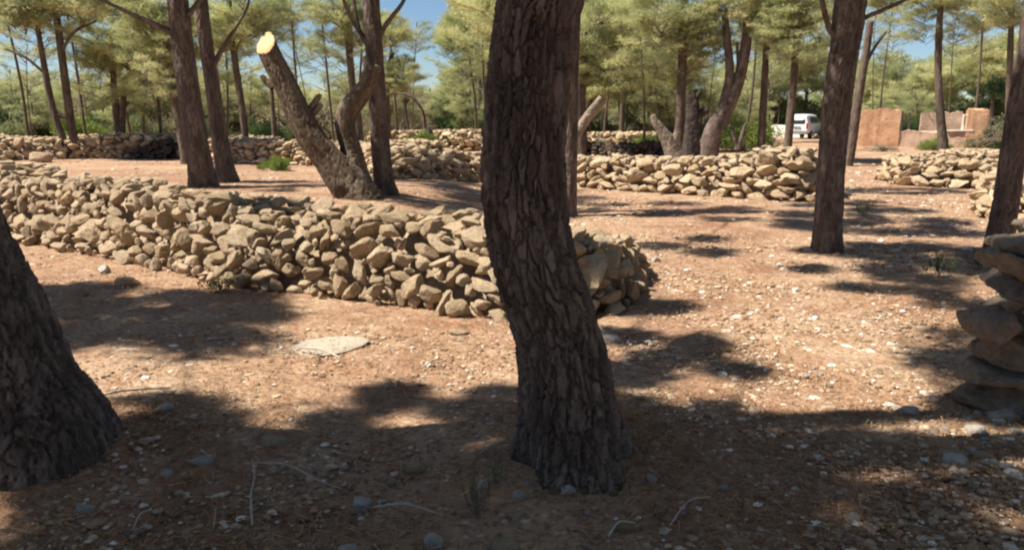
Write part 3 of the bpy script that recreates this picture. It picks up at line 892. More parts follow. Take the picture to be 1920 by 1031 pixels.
mid_tree('slender pine leaning left, its foot touching the straighter one', [(133, 298, 12), (118, 260, 11), (98, 200, 10), (84, 130, 9), (72, 60, 8), (60, -20, 6)], [(40, 0, 80)], seed=31, limbs=[[(86, 140, 5), (50, 110, 4), (10, 92, 3)]])
mid_tree('slender straighter pine with its foot beside the leaning one', [(146, 298, 15), (136, 250, 13), (126, 180, 12), (114, 90, 11), (102, 0, 10), (95, -60, 8)], [(145, -25, 80)], seed=32, limbs=[[(116, 95, 6), (140, 60, 5), (180, 40, 4)]])
mid_tree('pine beside a broken reddish fork with foliage hanging low', [(233, 294, 19), (224, 250, 15), (217, 200, 12), (212, 140, 10), (210, 60, 8)], [(235, 60, 85), (200, 110, 45)], seed=33,
         limbs=[[(226, 255, 13), (229, 225, 11), (231, 190, 10), (233, 181, 9)], [(230, 205, 6), (238, 196, 5), (242, 190, 4)]])
mid_tree('leaning pine half hidden by the thicker twin', [(347, 266, 18), (340, 240, 17), (330, 190, 16), (318, 130, 14), (310, 60, 12)], [(280, 20, 70), (330, 70, 60)], seed=34, Y=28)
mid_tree('thin pine to the right of the twin dark pines', [(463, 269, 14), (456, 220, 12), (446, 150, 11), (437, 90, 10), (430, 20, 9), (428, -40, 7)], [(460, 20, 75), (420, 60, 45)], seed=35, Y=30,
         limbs=[[(440, 100, 6), (455, 70, 5), (470, 40, 4)]])
mid_tree('very thin pine behind the left fork of the cut olive', [(516, 272, 9), (513, 230, 8), (510, 180, 7), (508, 110, 6)], [(508, 15, 36)], seed=36, Y=33)
mid_tree('pine seen inside the fork of the cut olive', [(676, 281, 16), (670, 220, 15), (660, 150, 13), (654, 80, 12), (650, 0, 10)], [(640, 5, 58), (672, 60, 42)], seed=37, Y=28)
mid_tree('thin grey pine right beside the tall dark pole pine', [(729, 270, 11), (727, 220, 10), (726, 160, 9), (735, 100, 8)], [(752, 140, 40), (735, 60, 38)], seed=38, Y=34)
mid_tree('broad bushy pine filling the gap left of the thick trunk', [(874, 251, 13), (874, 210, 12), (873, 160, 11), (870, 80, 9)], [(888, 70, 62), (900, 130, 48), (852, 155, 34)], seed=39, Y=52)
mid_tree('dark stout trunk with dense crown behind the leaning log', [(1088, 282, 26), (1088, 240, 25), (1086, 190, 24), (1090, 120, 20), (1095, 60, 14)], [(1120, 50, 80), (1100, 120, 50)], seed=40, Y=34)
mid_tree('pine rising through foliage in line with the dark hollow', [(1135, 258, 14), (1133, 220, 13), (1134, 150, 11), (1130, 60, 9)], [(1150, 40, 80), (1190, 90, 55)], seed=41, Y=50)
mid_tree('straight pine beside the old dark olive trunk', [(1272, 300, 20), (1274, 250, 18), (1278, 150, 16), (1281, 60, 14), (1283, -20, 12)], [(1240, 30, 80), (1310, 60, 60)], seed=42)
mid_tree('slanting grey pine in the shadow behind the straight one', [(1246, 262, 12), (1240, 220, 11), (1238, 160, 10), (1240, 100, 8)], [(1215, 110, 60), (1250, 160, 40)], seed=43, Y=45)
mid_tree('old curved tree splitting into two upright stems', [(1322, 303, 40), (1332, 265, 34), (1342, 235, 30), (1362, 205, 26), (1382, 160, 22), (1396, 100, 19), (1403, 40, 16), (1406, -30, 12)],
         [(1412, -10, 70), (1345, 0, 38)], seed=44, mat=M_BARK, n=90,
         limbs=[[(1344, 232, 20), (1358, 190, 18), (1368, 140, 16), (1364, 80, 14), (1358, 20, 11)], [(1378, 175, 9), (1384, 130, 7), (1382, 80, 5)]])
mid_tree('thin straight pine on the rise left of the white van', [(1428, 273, 14), (1430, 220, 13), (1434, 140, 11), (1438, 60, 10), (1440, -20, 8)], [(1445, 20, 65)], seed=45, Y=30)
mid_tree('thin pine overlapping the edge of the white van', [(1476, 277, 15), (1482, 220, 14), (1489, 140, 12), (1495, 50, 11), (1498, -30, 9)], [(1500, 10, 75), (1470, 40, 50)], seed=46, Y=29)
mid_tree('pine hidden behind the one in the clearing, leaning right', [(1588, 312, 20), (1598, 260, 17), (1610, 180, 15), (1622, 110, 13), (1632, 40, 11)], [(1668, -25, 48)], seed=47,
         limbs=[[(1618, 130, 6), (1640, 90, 5), (1662, 60, 3)]])
mid_tree('slim pine standing before the orange ruin', [(1771, 306, 19), (1767, 260, 15), (1762, 200, 13), (1759, 130, 11), (1761, 60, 10), (1765, -20, 8)], [(1748, -30, 58), (1812, 0, 42)], seed=48)

# ------------------------------------------------------------------ the forked cut olive
Yo = ground(665, 372).y
ob = at(665, 372, Yo)
ol = empty('cut_olive_tree', (ob.x, ob.y, zg1(ob.x, ob.y)), 'old forked olive trunk with a pale sawn face on its tall arm', 'tree')
def limb_px(name, pts, parent, mat, nu=40, n=80, bark=(0.07, 0.016), seed=1, dy=0.0, ecc=0.1, flare=0.0):
    P, r = px_path([(a, b, w) for a, b, w, *_ in pts], Yo)
    for p, t in zip(P, pts):
        p.y += dy + (t[3] if len(t) > 3 else 0)
    V, T, pl = tube(P, r, nu, n, bark, flare, seed, ecc=ecc)
    return put(name, V, T, mat, parent, attr={'plate': pl})
OT = limb_px('trunk', [(672, 385, 92), (655, 350, 74), (634, 322, 62), (610, 290, 52), (588, 262, 50), (565, 225, 47), (545, 185, 44), (524, 140, 40), (508, 108, 37), (497, 79, 36), (480, 34, 36)], ol, M_OLIVE, 72, 190, (0.075, 0.013), 61, 0, 0.12)
limb_px('branch', [(672, 365, 62), (662, 325, 54), (658, 290, 44), (650, 258, 40), (645, 232, 40), (652, 205, 42), (668, 182, 38), (684, 160, 34), (690, 140, 34), (692, 122, 26)], ol, M_OLIVE, 64, 170, (0.075, 0.016), 62, 0.12, 0.18)
limb_px('branch', [(693, 148, 22), (688, 128, 17), (682, 112, 12), (679, 106, 8)], ol, M_DEADWOOD, 20, 30, (0.05, 0.008), 63, 0.1)
limb_px('branch', [(690, 150, 22), (700, 135, 18), (708, 124, 12)], ol, M_OLIVE, 20, 30, (0.05, 0.01), 64, 0.12)
limb_px('branch', [(562, 232, 14), (578, 205, 12), (592, 182, 9), (596, 176, 7)], ol, M_DEADWOOD, 16, 30, (0.05, 0.006), 65, 0.15)
limb_px('branch', [(575, 222, 12), (588, 208, 10), (600, 196, 7)], ol, M_DEADWOOD, 16, 24, (0.05, 0.006), 66, 0.12)
limb_px('branch', [(512, 165, 14), (498, 152, 11), (490, 142, 8)], ol, M_OLIVE, 16, 24, (0.05, 0.006), 67, 0.0)
limb_px('root', [(640, 345, 40), (672, 362, 34), (700, 384, 26), (708, 398, 16)], ol, M_OLIVE, 30, 40, (0.06, 0.014), 68, -0.16)
# sawn face
mw, nt = nodes('sawn_wood')
vv = coord(nt)
wv = N(nt, 'ShaderNodeTexWave', Scale=22.0, Distortion=3.0); wv.wave_type = 'RINGS'; wv.rings_direction = 'SPHERICAL'
nt.links.new(vv, wv.inputs[0])
gr_ = N(nt, 'ShaderNodeVectorMath', operation='LENGTH'); nt.links.new(vv, gr_.inputs[0])
wood = mixc(nt, wv.outputs['Fac'], (0.56, 0.37, 0.17), (0.68, 0.48, 0.25))
wood = mixc(nt, ramp(nt, gr_.outputs['Value'], [(0.01, 0.35), (0.03, 0.0)]), wood, (0.26, 0.14, 0.06))
wood = mixc(nt, ramp(nt, noise(nt, vv, 14, 5, 0.7), [(0.30, 0.3), (0.38, 0.0)]), wood, (0.28, 0.18, 0.10))
finish(nt, wood, 0.8)
c0 = at(497, 84, Yo); nrm = Vector((-0.45, -0.70, 0.55)).normalized()
ax = (at(486, 50, Yo) - at(508, 108, Yo)).normalized()
co = np.array([v.co for v in OT.data.vertices]) + np.array(ol.location)
h_ = (co - np.array(c0)) @ np.array(nrm)
h_[co[:, 2] < c0.z - 0.6] = -1
co = co - np.outer(np.maximum(h_, 0) / (ax @ nrm), np.array(ax))
OT.data.vertices.foreach_set('co', (co - np.array(ol.location)).astype(np.float32).ravel())
OT.data.update()
ring = co[189 * 72:190 * 72]
V = np.concatenate([ring + np.array(nrm) * 0.004, ring * 0.97 + ring.mean(0) * 0.03 + np.array(nrm) * 0.012, ring.mean(0)[None] + np.array(nrm) * 0.012])
T = []
for k in range(72):
    j = (k + 1) % 72
    T += [(k, j, 72 + j), (k, 72 + j, 72 + k), (72 + k, 72 + j, 144)]
fc = ring.mean(0)
so = link('sawn_face', mesh('sawn_face', V - fc, np.array(T), mw), ol)
so.location = Vector(fc) - ol.location
so['label'] = 'pale sawn face'

# ------------------------------------------------------------------ other old wood
def old_wood(name, label, cat, parts, Y, mat=M_DEADWOOD, seed=1):
    x, y = parts[0][0][:2]
    b = at(x, y, Y)
    e = empty(name, b, label, cat)
    for k, pts in enumerate(parts):
        P, r = px_path([(a, c, w) for a, c, w in pts], Y)
        V, T, pl = tube(P, r, 20, 50, (0.08, 0.02), 0.0, seed + k, ecc=0.08)
        put('trunk' if k == 0 else 'branch', V, T, mat, e, attr={'plate': pl})
    return e
old_wood('leaning_log', 'pale sawn log propped at a slant beside the slim pine', 'log', [[(1082, 252, 16), (1098, 225, 17), (1114, 205, 18), (1130, 186, 17)]], 24, seed=71)
old_wood('dead_stump', 'pale bleached dead trunk leaning before the straight pine', 'tree stump', [[(1268, 300, 34), (1258, 276, 28), (1244, 250, 20), (1230, 230, 14), (1224, 216, 9)], [(1262, 285, 16), (1266, 262, 13), (1270, 246, 9)]], ground(1268, 303).y, seed=72)
old_wood('olive_trunk', 'gnarled olive trunk coloured dark for its shade behind the straight pine with short stubs', 'tree', [[(1295, 292, 34), (1296, 262, 28), (1298, 232, 24), (1300, 200, 22), (1296, 178, 16)], [(1299, 225, 16), (1314, 212, 14), (1326, 206, 9)], [(1298, 205, 14), (1306, 186, 11), (1313, 172, 8)]], 24.0, M_SHADEOLIVE, 73)
old_wood('leaning_stump', 'small black stump leaning under a green sprout', 'tree stump', [[(816, 276, 18), (810, 262, 16), (804, 248, 14), (800, 240, 10)]], 38, M_BARK, 74)
old_wood('arching_branch', 'bare branch arching over above the green sprout', 'branch', [[(797, 244, 7), (794, 215, 7), (784, 195, 6), (768, 180, 5), (742, 176, 4), (715, 178, 3)]], 38.4, M_BARK, 75)
old_wood('dead_stump', 'twisted grey dead stem on the wall over the dark hollow', 'tree stump', [[(1152, 300, 14), (1146, 285, 13), (1136, 268, 11), (1124, 262, 7)]], 21.5, M_DEADWOOD, 76)
old_wood('dead_stump', 'short dark fork of bare stems between curved tree and wall', 'tree stump', [[(1382, 282, 10), (1390, 262, 8), (1398, 232, 6)], [(1384, 280, 8), (1376, 255, 6), (1368, 235, 5)]], 24.5, M_BARK, 77)

# ------------------------------------------------------------------ woods behind
MARKS = [(75, 'the slender left-leaning pine'), (128, 'the straighter slender pine'), (220, 'the pine with the reddish broken fork'), (322, 'the half hidden leaning pine'), (352, 'the thicker twin pine'), (400, 'the slimmer twin pine'),
         (448, 'the thin pine past the twins'), (500, 'the sawn olive face'), (580, 'the arms of the cut olive'), (655, 'the pine in the olive fork'), (703, 'the tall pole pine'), (785, 'the arching bare branch'), (872, 'the broad bushy pine'),
         (990, 'the thick central trunk'), (1072, 'the straight slim pine'), (1115, 'the leaning sawn log'), (1160, 'the bright green small tree'), (1232, 'the bleached dead trunk'), (1278, 'the pine by the dark olive trunk'), (1365, 'the curved two-stemmed tree'),
         (1434, 'the thin pine on the rise'), (1488, 'the pine overlapping the van'), (1515, 'the white van'), (1570, 'the pine of the clearing'), (1612, 'the pine leaning right'), (1672, 'the tall orange wall'), (1762, 'the slim pine before the ruin'), (1830, 'the orange pier'), (1900, 'the dark outward leaning pine')]
USED = set()
def place_label(what, px):
    for _, x, nm in sorted((abs(x - px), x, nm) for x, nm in MARKS):
        rel = 'straight behind' if abs(x - px) < 14 else ('left of and beyond' if px < x else 'right of and beyond')
        lb = what + ' ' + rel + ' ' + nm
        if lb not in USED:
            USED.add(lb); return lb
def far_tree(label, px, Y, cy, rp, style='pine', seed=1, group='trees of the wood behind', base=None, sq=0.9, name=None, w=None, two=True, cat='tree'):
    rg = random.Random(seed)
    p = at(px, cy, Y)
    x = p.x; zb = zg1(x, Y)
    sc = rp / F * Y / 2.4
    e = empty(name or ('pine_tree' if style == 'pine' else 'broadleaf_tree'), (x, Y, zb), label, cat, group)
    r0 = w or (0.10 + 0.02 * sc + rg.uniform(0, 0.04))
    lx = rg.uniform(-0.5, 0.5)
    V, T, pl = tube([(x + lx, Y, zb - 0.1), (x + lx * 0.6 + rg.uniform(-.15, .15), Y, zb + (p.z - zb) * 0.5), (x, Y, p.z), (x + rg.uniform(-.2, .2), Y, p.z + sc * 1.4)], [r0, r0 * 0.85, r0 * 0.6, 0.03], 10, 24, None, 0.2, seed)
    put('trunk', V, T, M_BARK2, e, attr={'plate': pl})
    add_crown(e, style, p, sc, seed, sq)
    if two:
        a = rg.uniform(0, 6.28)
        add_crown(e, style, p + Vector((math.cos(a) * 1.6 * sc, math.sin(a) * 1.6 * sc, rg.uniform(-1.3, 0.3) * sc)), sc * 0.8, seed + 500, sq)
    return e

def far_shrub(label, px, Y, h, style='shrub', seed=1, group='shrubs under the far trees', wide=1.0, name='shrub'):
    p = at(px, 300, Y); x = p.x; zb = zg1(x, Y)
    e = empty(name, (x, Y, zb), label, 'shrub', group)
    add_crown(e, style, (x, Y, zb), h / 1.75 * wide, seed, 1 / wide)
    return e

k = 0
G1 = 'pines rising over the pale rubble heap'
L_LEFT = 'hazy olive green tree in the low line beyond the rubble heap'
for px, cy, rp, Y, st in ((-40, 205, 60, 58, 'shrub'), (20, 208, 62, 62, 'pine'), (85, 212, 55, 66, 'bare'), (140, 208, 58, 60, 'pine'), (200, 205, 60, 57, 'shrub'), (262, 200, 62, 55, 'bare'),
                          (310, 190, 60, 50, 'bare'), (390, 200, 55, 60, 'pine'), (440, 205, 55, 58, 'shrub'), (490, 208, 55, 60, 'pine'), (545, 212, 55, 57, 'pine'), (600, 218, 48, 62, 'shrub'), (650, 215, 50, 60, 'shrub')):
    k += 1
    far_tree(place_label({'pine': 'low hazy pine', 'shrub': 'low olive green tree', 'bare': 'low grey twiggy tree'}[st], px), px, Y, cy, rp, st, 200 + k, G1, w=0.09)
L_MID = 'dense yellow green pine crown in the middle of the wood'
for px, cy, rp, Y, st in ((760, 190, 55, 48, 'bare'), (730, 215, 45, 60, 'shrub'), (885, 40, 55, 58, 'pine'), (905, 30, 75, 50, 'pine'), (870, 205, 55, 62, 'pine'), (935, 180, 60, 60, 'pine'), (1010, 100, 90, 50, 'pine'),
                          (1110, 170, 55, 46, 'pine'), (1180, 40, 85, 44, 'pine'), (1220, 170, 55, 55, 'pine'), (1265, 80, 70, 48, 'pine'), (1290, 160, 50, 52, 'bare'), (1200, 205, 45, 62, 'shrub')):
    k += 1
    far_tree(place_label({'pine': 'dense yellow green pine', 'shrub': 'dense bushy tree', 'bare': 'grey twiggy tree'}[st], px), px, Y, cy, rp, st, 200 + k, 'pines in the middle of the wood')
L_RIGHT = 'rounded green pine in the line behind the ruin and van'
for px, cy, rp, Y, st in ((1345, 200, 50, 74, 'pine'), (1400, 165, 60, 75, 'pine'), (1455, 140, 66, 76, 'pine'), (1515, 130, 66, 76, 'pine'), (1575, 150, 60, 78, 'pine'), (1635, 165, 60, 74, 'pine'), (1690, 150, 66, 68, 'pine'), (1745, 165, 58, 62, 'pine'),
                          (1790, 140, 66, 66, 'pine'), (1845, 130, 72, 60, 'pine'), (1900, 125, 76, 58, 'pine'), (1960, 130, 80, 56, 'pine'), (1720, 205, 40, 58, 'pine'), (1660, 205, 40, 60, 'pine')):
    k += 1
    far_tree(place_label('rounded green pine', px), px, Y, cy, rp, st, 200 + k, 'pines behind the ruin')
for i, (px, Y, cy, rp) in enumerate([(10, 36, 25, 50), (120, 38, -10, 70), (215, 40, 60, 80), (275, 37, 150, 60), (300, 34, 60, 70), (235, 44, 165, 50), (445, 36, 110, 60), (420, 40, 30, 70), (545, 40, 10, 45), (680, 36, 60, 60), (600, 44, -10, 50),
                                     (755, 42, 150, 50), (730, 40, 60, 45), (880, 40, 110, 55), (905, 38, 60, 70), (880, 46, 190, 50), (1105, 38, 70, 65), (1150, 42, 110, 60), (1200, 38, 60, 75), (1225, 40, 140, 60), (1270, 44, 190, 50), (1285, 38, 110, 50), (1420, 40, 60, 65),
                                     (1500, 54, 60, 60), (1566, 33, 0, 50), (1675, 54, 10, 45), (1845, 44, 10, 50)]):
    far_tree(place_label('airy drooping pine', px), px, Y, cy, rp, 'wisp', 350 + i, 'airy pines in the wood', w=0.07)
for i, (px, Y, cy, rp, st) in enumerate([(285, 40, 165, 62, 'bare'), (230, 50, 190, 55, 'wisp'), (330, 52, 150, 50, 'wisp'), (300, 46, 100, 60, 'wisp'), (180, 54, 200, 45, 'bare'), (410, 46, 150, 52, 'wisp'), (470, 48, 170, 45, 'wisp'), (60, 50, 200, 48, 'wisp'),
                                         (690, 48, 190, 45, 'wisp'), (760, 50, 205, 45, 'wisp'), (1105, 46, 150, 55, 'wisp'), (1175, 50, 150, 55, 'wisp'), (1235, 48, 110, 60, 'wisp'), (1290, 52, 150, 50, 'wisp'), (1140, 52, 90, 55, 'wisp'), (1320, 54, 180, 45, 'wisp'), (1250, 44, 195, 45, 'bare'), (1390, 56, 190, 45, 'wisp'), (1440, 52, 110, 55, 'wisp'), (1462, 72, 120, 55, 'wisp')]):
    far_tree(place_label({'bare': 'leafless grey twiggy tree', 'wisp': 'low airy pine'}[st], px), px, Y, cy, rp, st, 900 + i, 'airy pines in the wood', w=0.06)
rg = random.Random(77)
for i, px in enumerate(list(range(-20, 500, 42)) + list(range(660, 920, 40)) + list(range(1085, 1440, 36))):
    far_tree(place_label('low drooping pine', px), px + rg.uniform(-12, 12), rg.uniform(50, 66), rg.uniform(165, 200), rg.uniform(40, 54), 'wisp', 1000 + i, 'airy pines in the wood', w=0.04)
for i, (px, Y, cy, rp) in enumerate([(50, 44, 120, 60), (150, 48, 125, 60), (340, 42, 60, 60), (555, 46, 95, 55), (610, 50, 120, 60), (780, 44, 70, 45), (1345, 50, 70, 40), (1640, 46, 50, 55), (1790, 48, 50, 55), (520, 50, 160, 50), (650, 46, 175, 45), (20, 52, 160, 50)]):
    far_tree(place_label('thin see-through pine', px), px, Y, cy, rp, 'veil', 960 + i, 'airy pines in the wood', w=0.035)
far_tree('bright green small tree above the dark hollow', 1160, 46, 178, 46, 'green', 301, None, name='broadleaf_tree')
far_tree('dark leafy tree crowding the ruin at its far corner', 1862, 48, 182, 50, 'dark', 302, None, name='broadleaf_tree')
far_tree('tall pine whose foliage hangs into the upper corner over the ruin', 1900, 24, -10, 80, 'pine', 303, None)
far_tree('dense pine added behind the thick central trunk to shade the hollow', 935, 29.5, 8, 92, 'pine', 304, None)  # added so that its crown shadow falls on the dark hollow
# the belt that closes the view
rg = random.Random(5)
for i in range(46):
    px = -200 + i * 52 + rg.uniform(-18, 18); Y = rg.uniform(78, 115)
    far_tree('small far pine closing the view at the back of the wood', px, Y, rg.uniform(196, 214), rg.uniform(36, 48), rg.choice(['pine', 'pine', 'shrub']), 400 + i, 'far belt of trees at the back', two=True)
rg = random.Random(55)
for i in range(44):
    px = -120 + i * 49 + rg.uniform(-20, 20); Y = rg.uniform(64, 74)
    if 1380 < px < 1640: Y = rg.uniform(76, 82)
    far_shrub('tall bushy undergrowth plant between the far trunks', px, Y, rg.uniform(2.4, 3.6), rg.choice(['shrub', 'shrub', 'dark', 'bare']), 700 + i, 'tall bushes between the far trunks', 1.25)
rg = random.Random(58)
for i, px in enumerate(list(range(-60, 920, 46)) + list(range(1085, 1420, 48)) + [1890, 1930]):
    Y = rg.uniform(50, 60)
    st = rg.choice(['bare', 'dark', 'shrub', 'bare'])
    far_shrub(place_label({'bare': 'dry grey brown scrub', 'dark': 'dark evergreen scrub', 'shrub': 'dull olive scrub'}[st], px), px + rg.uniform(-15, 15), Y, rg.uniform(2.0, 3.3), st, 760 + i, 'scrub below the wood', 1.2)
for i, (px, Y, h, st) in enumerate([(20, 46, 1.3, 'shrub'), (70, 52, 1.6, 'dark'), (160, 44, 1.5, 'green'), (195, 50, 1.4, 'shrub'), (265, 45, 1.5, 'shrub'), (300, 48, 1.8, 'bare'), (330, 50, 1.2, 'dark'), (400, 48, 1.4, 'shrub'),
                                    (490, 44, 1.6, 'dark'), (560, 48, 1.3, 'shrub'), (620, 50, 1.5, 'bare'), (690, 52, 1.6, 'shrub'), (755, 44, 2.2, 'bare'), (840, 55, 1.6, 'shrub'), (935, 48, 2.0, 'dark'),
                                    (1120, 52, 1.6, 'shrub'), (1250, 54, 1.8, 'bare'), (1340, 48, 1.8, 'shrub'), (1385, 38, 1.6, 'green'), (1400, 76, 2.0, 'dark'), (1560, 62, 1.6, 'dark'), (1615, 58, 1.4, 'shrub'), (1880, 42, 1.6, 'dark'), (1905, 40, 1.9, 'bare'), (-30, 48, 1.5, 'shrub'), (1700, 56, 1.5, 'dark')]):
    far_shrub(place_label({'shrub': 'olive grey shrub', 'dark': 'dark green shrub', 'green': 'fresh green shrub', 'bare': 'dry twiggy shrub'}[st], px), px, Y, h, st, 600 + i, st + ' shrubs of the undergrowth')
far_shrub('green sprout growing from the small black leaning stump', 801, 37.6, 1.0, 'green', 650, None)
far_shrub('yellow green bush in front of the low ruin wall', 1750, 40.0, 0.6, 'green', 651, None, 1.3)
far_shrub('bright green bush under the small bright tree', 1208, 40, 0.85, 'green', 652, None, 1.2)
far_shrub('dry brown bush at the foot of the tall ruin wall', 1655, 38, 0.45, 'bare', 653, None, 1.6)
far_shrub('low green plant at the foot of the wall seen by the olive', 516, 24.2, 0.42, 'green', 654, None, 1.1)

# ------------------------------------------------------------------ crowns of the near trees, which cast the shade
SH = [  # shaded ground as polygons in the picture with the spacing of the foliage above
    ([(0, 935), (190, 880), (330, 850), (470, 850), (600, 840), (720, 800), (960, 790), (1160, 800), (1300, 840), (1440, 850), (1560, 860), (1700, 880), (1740, 950), (1920, 950), (1960, 1200), (0, 1200)], 0.27, 0.205, 0.60),
    ([(0, 960), (300, 900), (700, 880), (1100, 905), (1300, 930), (1560, 950), (1760, 1000), (1920, 1010), (1960, 1200), (0, 1200)], 0.27, 0.21, 0.68),
    ([(620, 735), (800, 715), (960, 700), (1160, 735), (1330, 770), (1460, 775), (1600, 810), (1740, 850), (1700, 890), (1540, 860), (1300, 840), (960, 800), (700, 810), (500, 850)], 0.30, 0.16, 0.6),
    ([(170, 745), (340, 738), (520, 770), (700, 740), (720, 800), (500, 850), (200, 870)], 0.34, 0.16, 0.5),
    ([(200, 775), (330, 765), (450, 800), (300, 820), (200, 830)], 0.42, 0.24, 0.6),
    ([(1150, 625), (1320, 635), (1420, 690), (1330, 740), (1150, 750)], 0.36, 0.2, 0.6),
    ([(50, 530), (300, 538), (540, 560), (560, 592), (430, 640), (250, 660), (110, 665)], 0.32, 0.25, 0.80),
    ([(540, 706), (680, 690), (700, 705), (600, 724), (540, 720)], 0.42, 0.28, 0.75),
    ([(1190, 442), (1330, 440), (1500, 462), (1480, 482), (1300, 474), (1190, 468)], 0.55, 0.36, 0.85),
    ([(1570, 462), (1700, 458), (1860, 470), (1860, 520), (1650, 510), (1570, 490)], 0.5, 0.42, 0.9),
    ([(1480, 495), (1640, 510), (1800, 530), (1780, 556), (1600, 548), (1480, 520)], 0.5, 0.34, 0.7),
    ([(1480, 405), (1620, 400), (1850, 415), (1850, 445), (1650, 440), (1500, 428)], 0.6, 0.42, 0.85),
    ([(790, 372), (910, 368), (910, 402), (800, 392)], 0.7, 0.45, 0.9),
    ([(1590, 352), (1800, 356), (1860, 372), (1600, 368)], 0.8, 0.45, 0.8),
    ([(450, 338), (600, 345), (600, 362), (450, 352)], 0.8, 0.4, 0.8),
    ([(1700, 800), (1920, 780), (1920, 930), (1760, 880)], 0.45, 0.30, 0.6),
    ([(1800, 560), (1960, 560), (1960, 790), (1800, 790)], 0.42, 0.34, 0.75),
]
def inside(poly, x, y):
    c = False
    for (x0, y0), (x1, y1) in zip(poly, poly[1:] + poly[:1]):
        if (y0 > y) != (y1 > y) and x < (x1 - x0) * (y - y0) / (y1 - y0) + x0: c = not c
    return c
rg = random.Random(21)
SHADE = []
for poly, step, rad, keep in SH:
    G = [ground(*q) for q in poly]
    G2 = [(g.x, g.y) for g in G]
    xs, ys = [g[0] for g in G2], [g[1] for g in G2]
    y = min(ys)
    while y <= max(ys):
        x = min(xs)
        while x <= max(xs):
            gx_, gy_ = x + rg.uniform(-.5, .5) * step, y + rg.uniform(-.5, .5) * step
            if inside(G2, gx_, gy_) and rg.random() < keep:
                h = rg.uniform(5.6, 8.2)
                SHADE.append((Vector((gx_, gy_, 0)) + TO_SUN * (h / TO_SUN.z), rad * rg.uniform(0.8, 1.25)))
            x += step
        y += step
for kx, n_ in (('twin_a', 9), ('twin_b', 8), ('pole', 8), ('edge', 12), ('slim', 5), ('right', 4), ('main', 22), ('left', 14)):
    d = NEAR[kx]
    for i in range(n_):
        k_ = rg.randrange(0, 9 if kx == 'main' else 5); q = d['P'][k_].lerp(d['P'][k_ + 1], rg.random()); h = rg.uniform(5.6, 7.2) - q.z
        SHADE.append((q + TO_SUN * (h / TO_SUN.z) + Vector((0, rg.gauss(0, .14), 0)), 0.19 if kx in ('main', 'left') else 0.3))
for i in range(9):
    p = at(rg.uniform(1080, 1200), rg.uniform(440, 580), 6.7); h = rg.uniform(5.2, 6.6)
    SHADE.append((p + TO_SUN * (h / TO_SUN.z), 0.24))
for i in range(30):
    p = at(rg.uniform(1790, 1960), rg.uniform(440, 780), 4.25); h = rg.uniform(5.0, 7.0)
    SHADE.append((p + TO_SUN * (h / TO_SUN.z), 0.2))
for i in range(3):
    p = at(rg.uniform(520, 650), rg.uniform(395, 500), 8.3); h = rg.uniform(5.0, 6.5)
    SHADE.append((p + TO_SUN * (h / TO_SUN.z), 0.28))
for c, r in SHADE:
    pr = project(c)
    if pr and -60 < pr[0] < 1980 and pr[1] + r * F / pr[2] > -15: continue
    best = min(NEAR, key=lambda q: (NEAR[q]['P'][-1].x - c.x) ** 2 + (NEAR[q]['P'][-1].y - c.y) ** 2)
    NEAR[best]['clumps'].append((c, r))
# a few tufts more round each trunk top so every tree keeps a crown of its own
for kx, d in NEAR.items():
    tp = d['P'][-1]
    nX = {'main': 10, 'right': 14, 'edge': 10, 'slim': 10, 'twin_a': 12, 'twin_b': 10, 'pole': 8, 'left': 2, 'side': 3, 'side2': 3}.get(kx, 6)
    for _ in range(nX):
        c = Vector((tp.x + rg.gauss(0, 0.8), tp.y + rg.gauss(0, 0.8), tp.z + rg.uniform(-1.2, 0.8)))
        pr = project(c)
        if pr and pr[1] > -30: continue
        d['clumps'].append((c, rg.uniform(0.35, 0.6)))
for kx, d in NEAR.items():
    leaf, br = Bag(), Bag()
    rgn = np.random.default_rng(abs(hash(kx)) % 1000 if False else sum(map(ord, kx)))
    P = d['P']
    for c, r in d['clumps']:
        leaf.add(*clump(np.array(c), r, rgn, int(60 + 130 * r), 0.19, 0.032, 5, np.clip(0.5 + rgn.normal(0, .15), 0, 1), 0.6))
    tops = [(p_, 0.05) for p_ in P if p_.z > 4.2] or [(P[-1], 0.05)]
    done = []
    for c, r in sorted(d['clumps'], key=lambda q: (q[0] - P[-1]).length):
        near_ = min([t_[0] for t_ in tops] + done, key=lambda q: (q - c).length + 0.25 * (q - P[-1]).length)
        L_ = (near_ - c).length
        thin(br, near_, c, min(0.035, 0.008 + 0.008 * L_), 0.006, 0.05, rgn)
        done.append(c)
    V, Fc, a = leaf.get()
    put('crown', V, Fc, M_PINE, d['e'], False, {'tone': a})
    V, Fc, a = br.get()
    put('branchwork', V, Fc, M_TWIG, d['e'], True, kind='stuff')

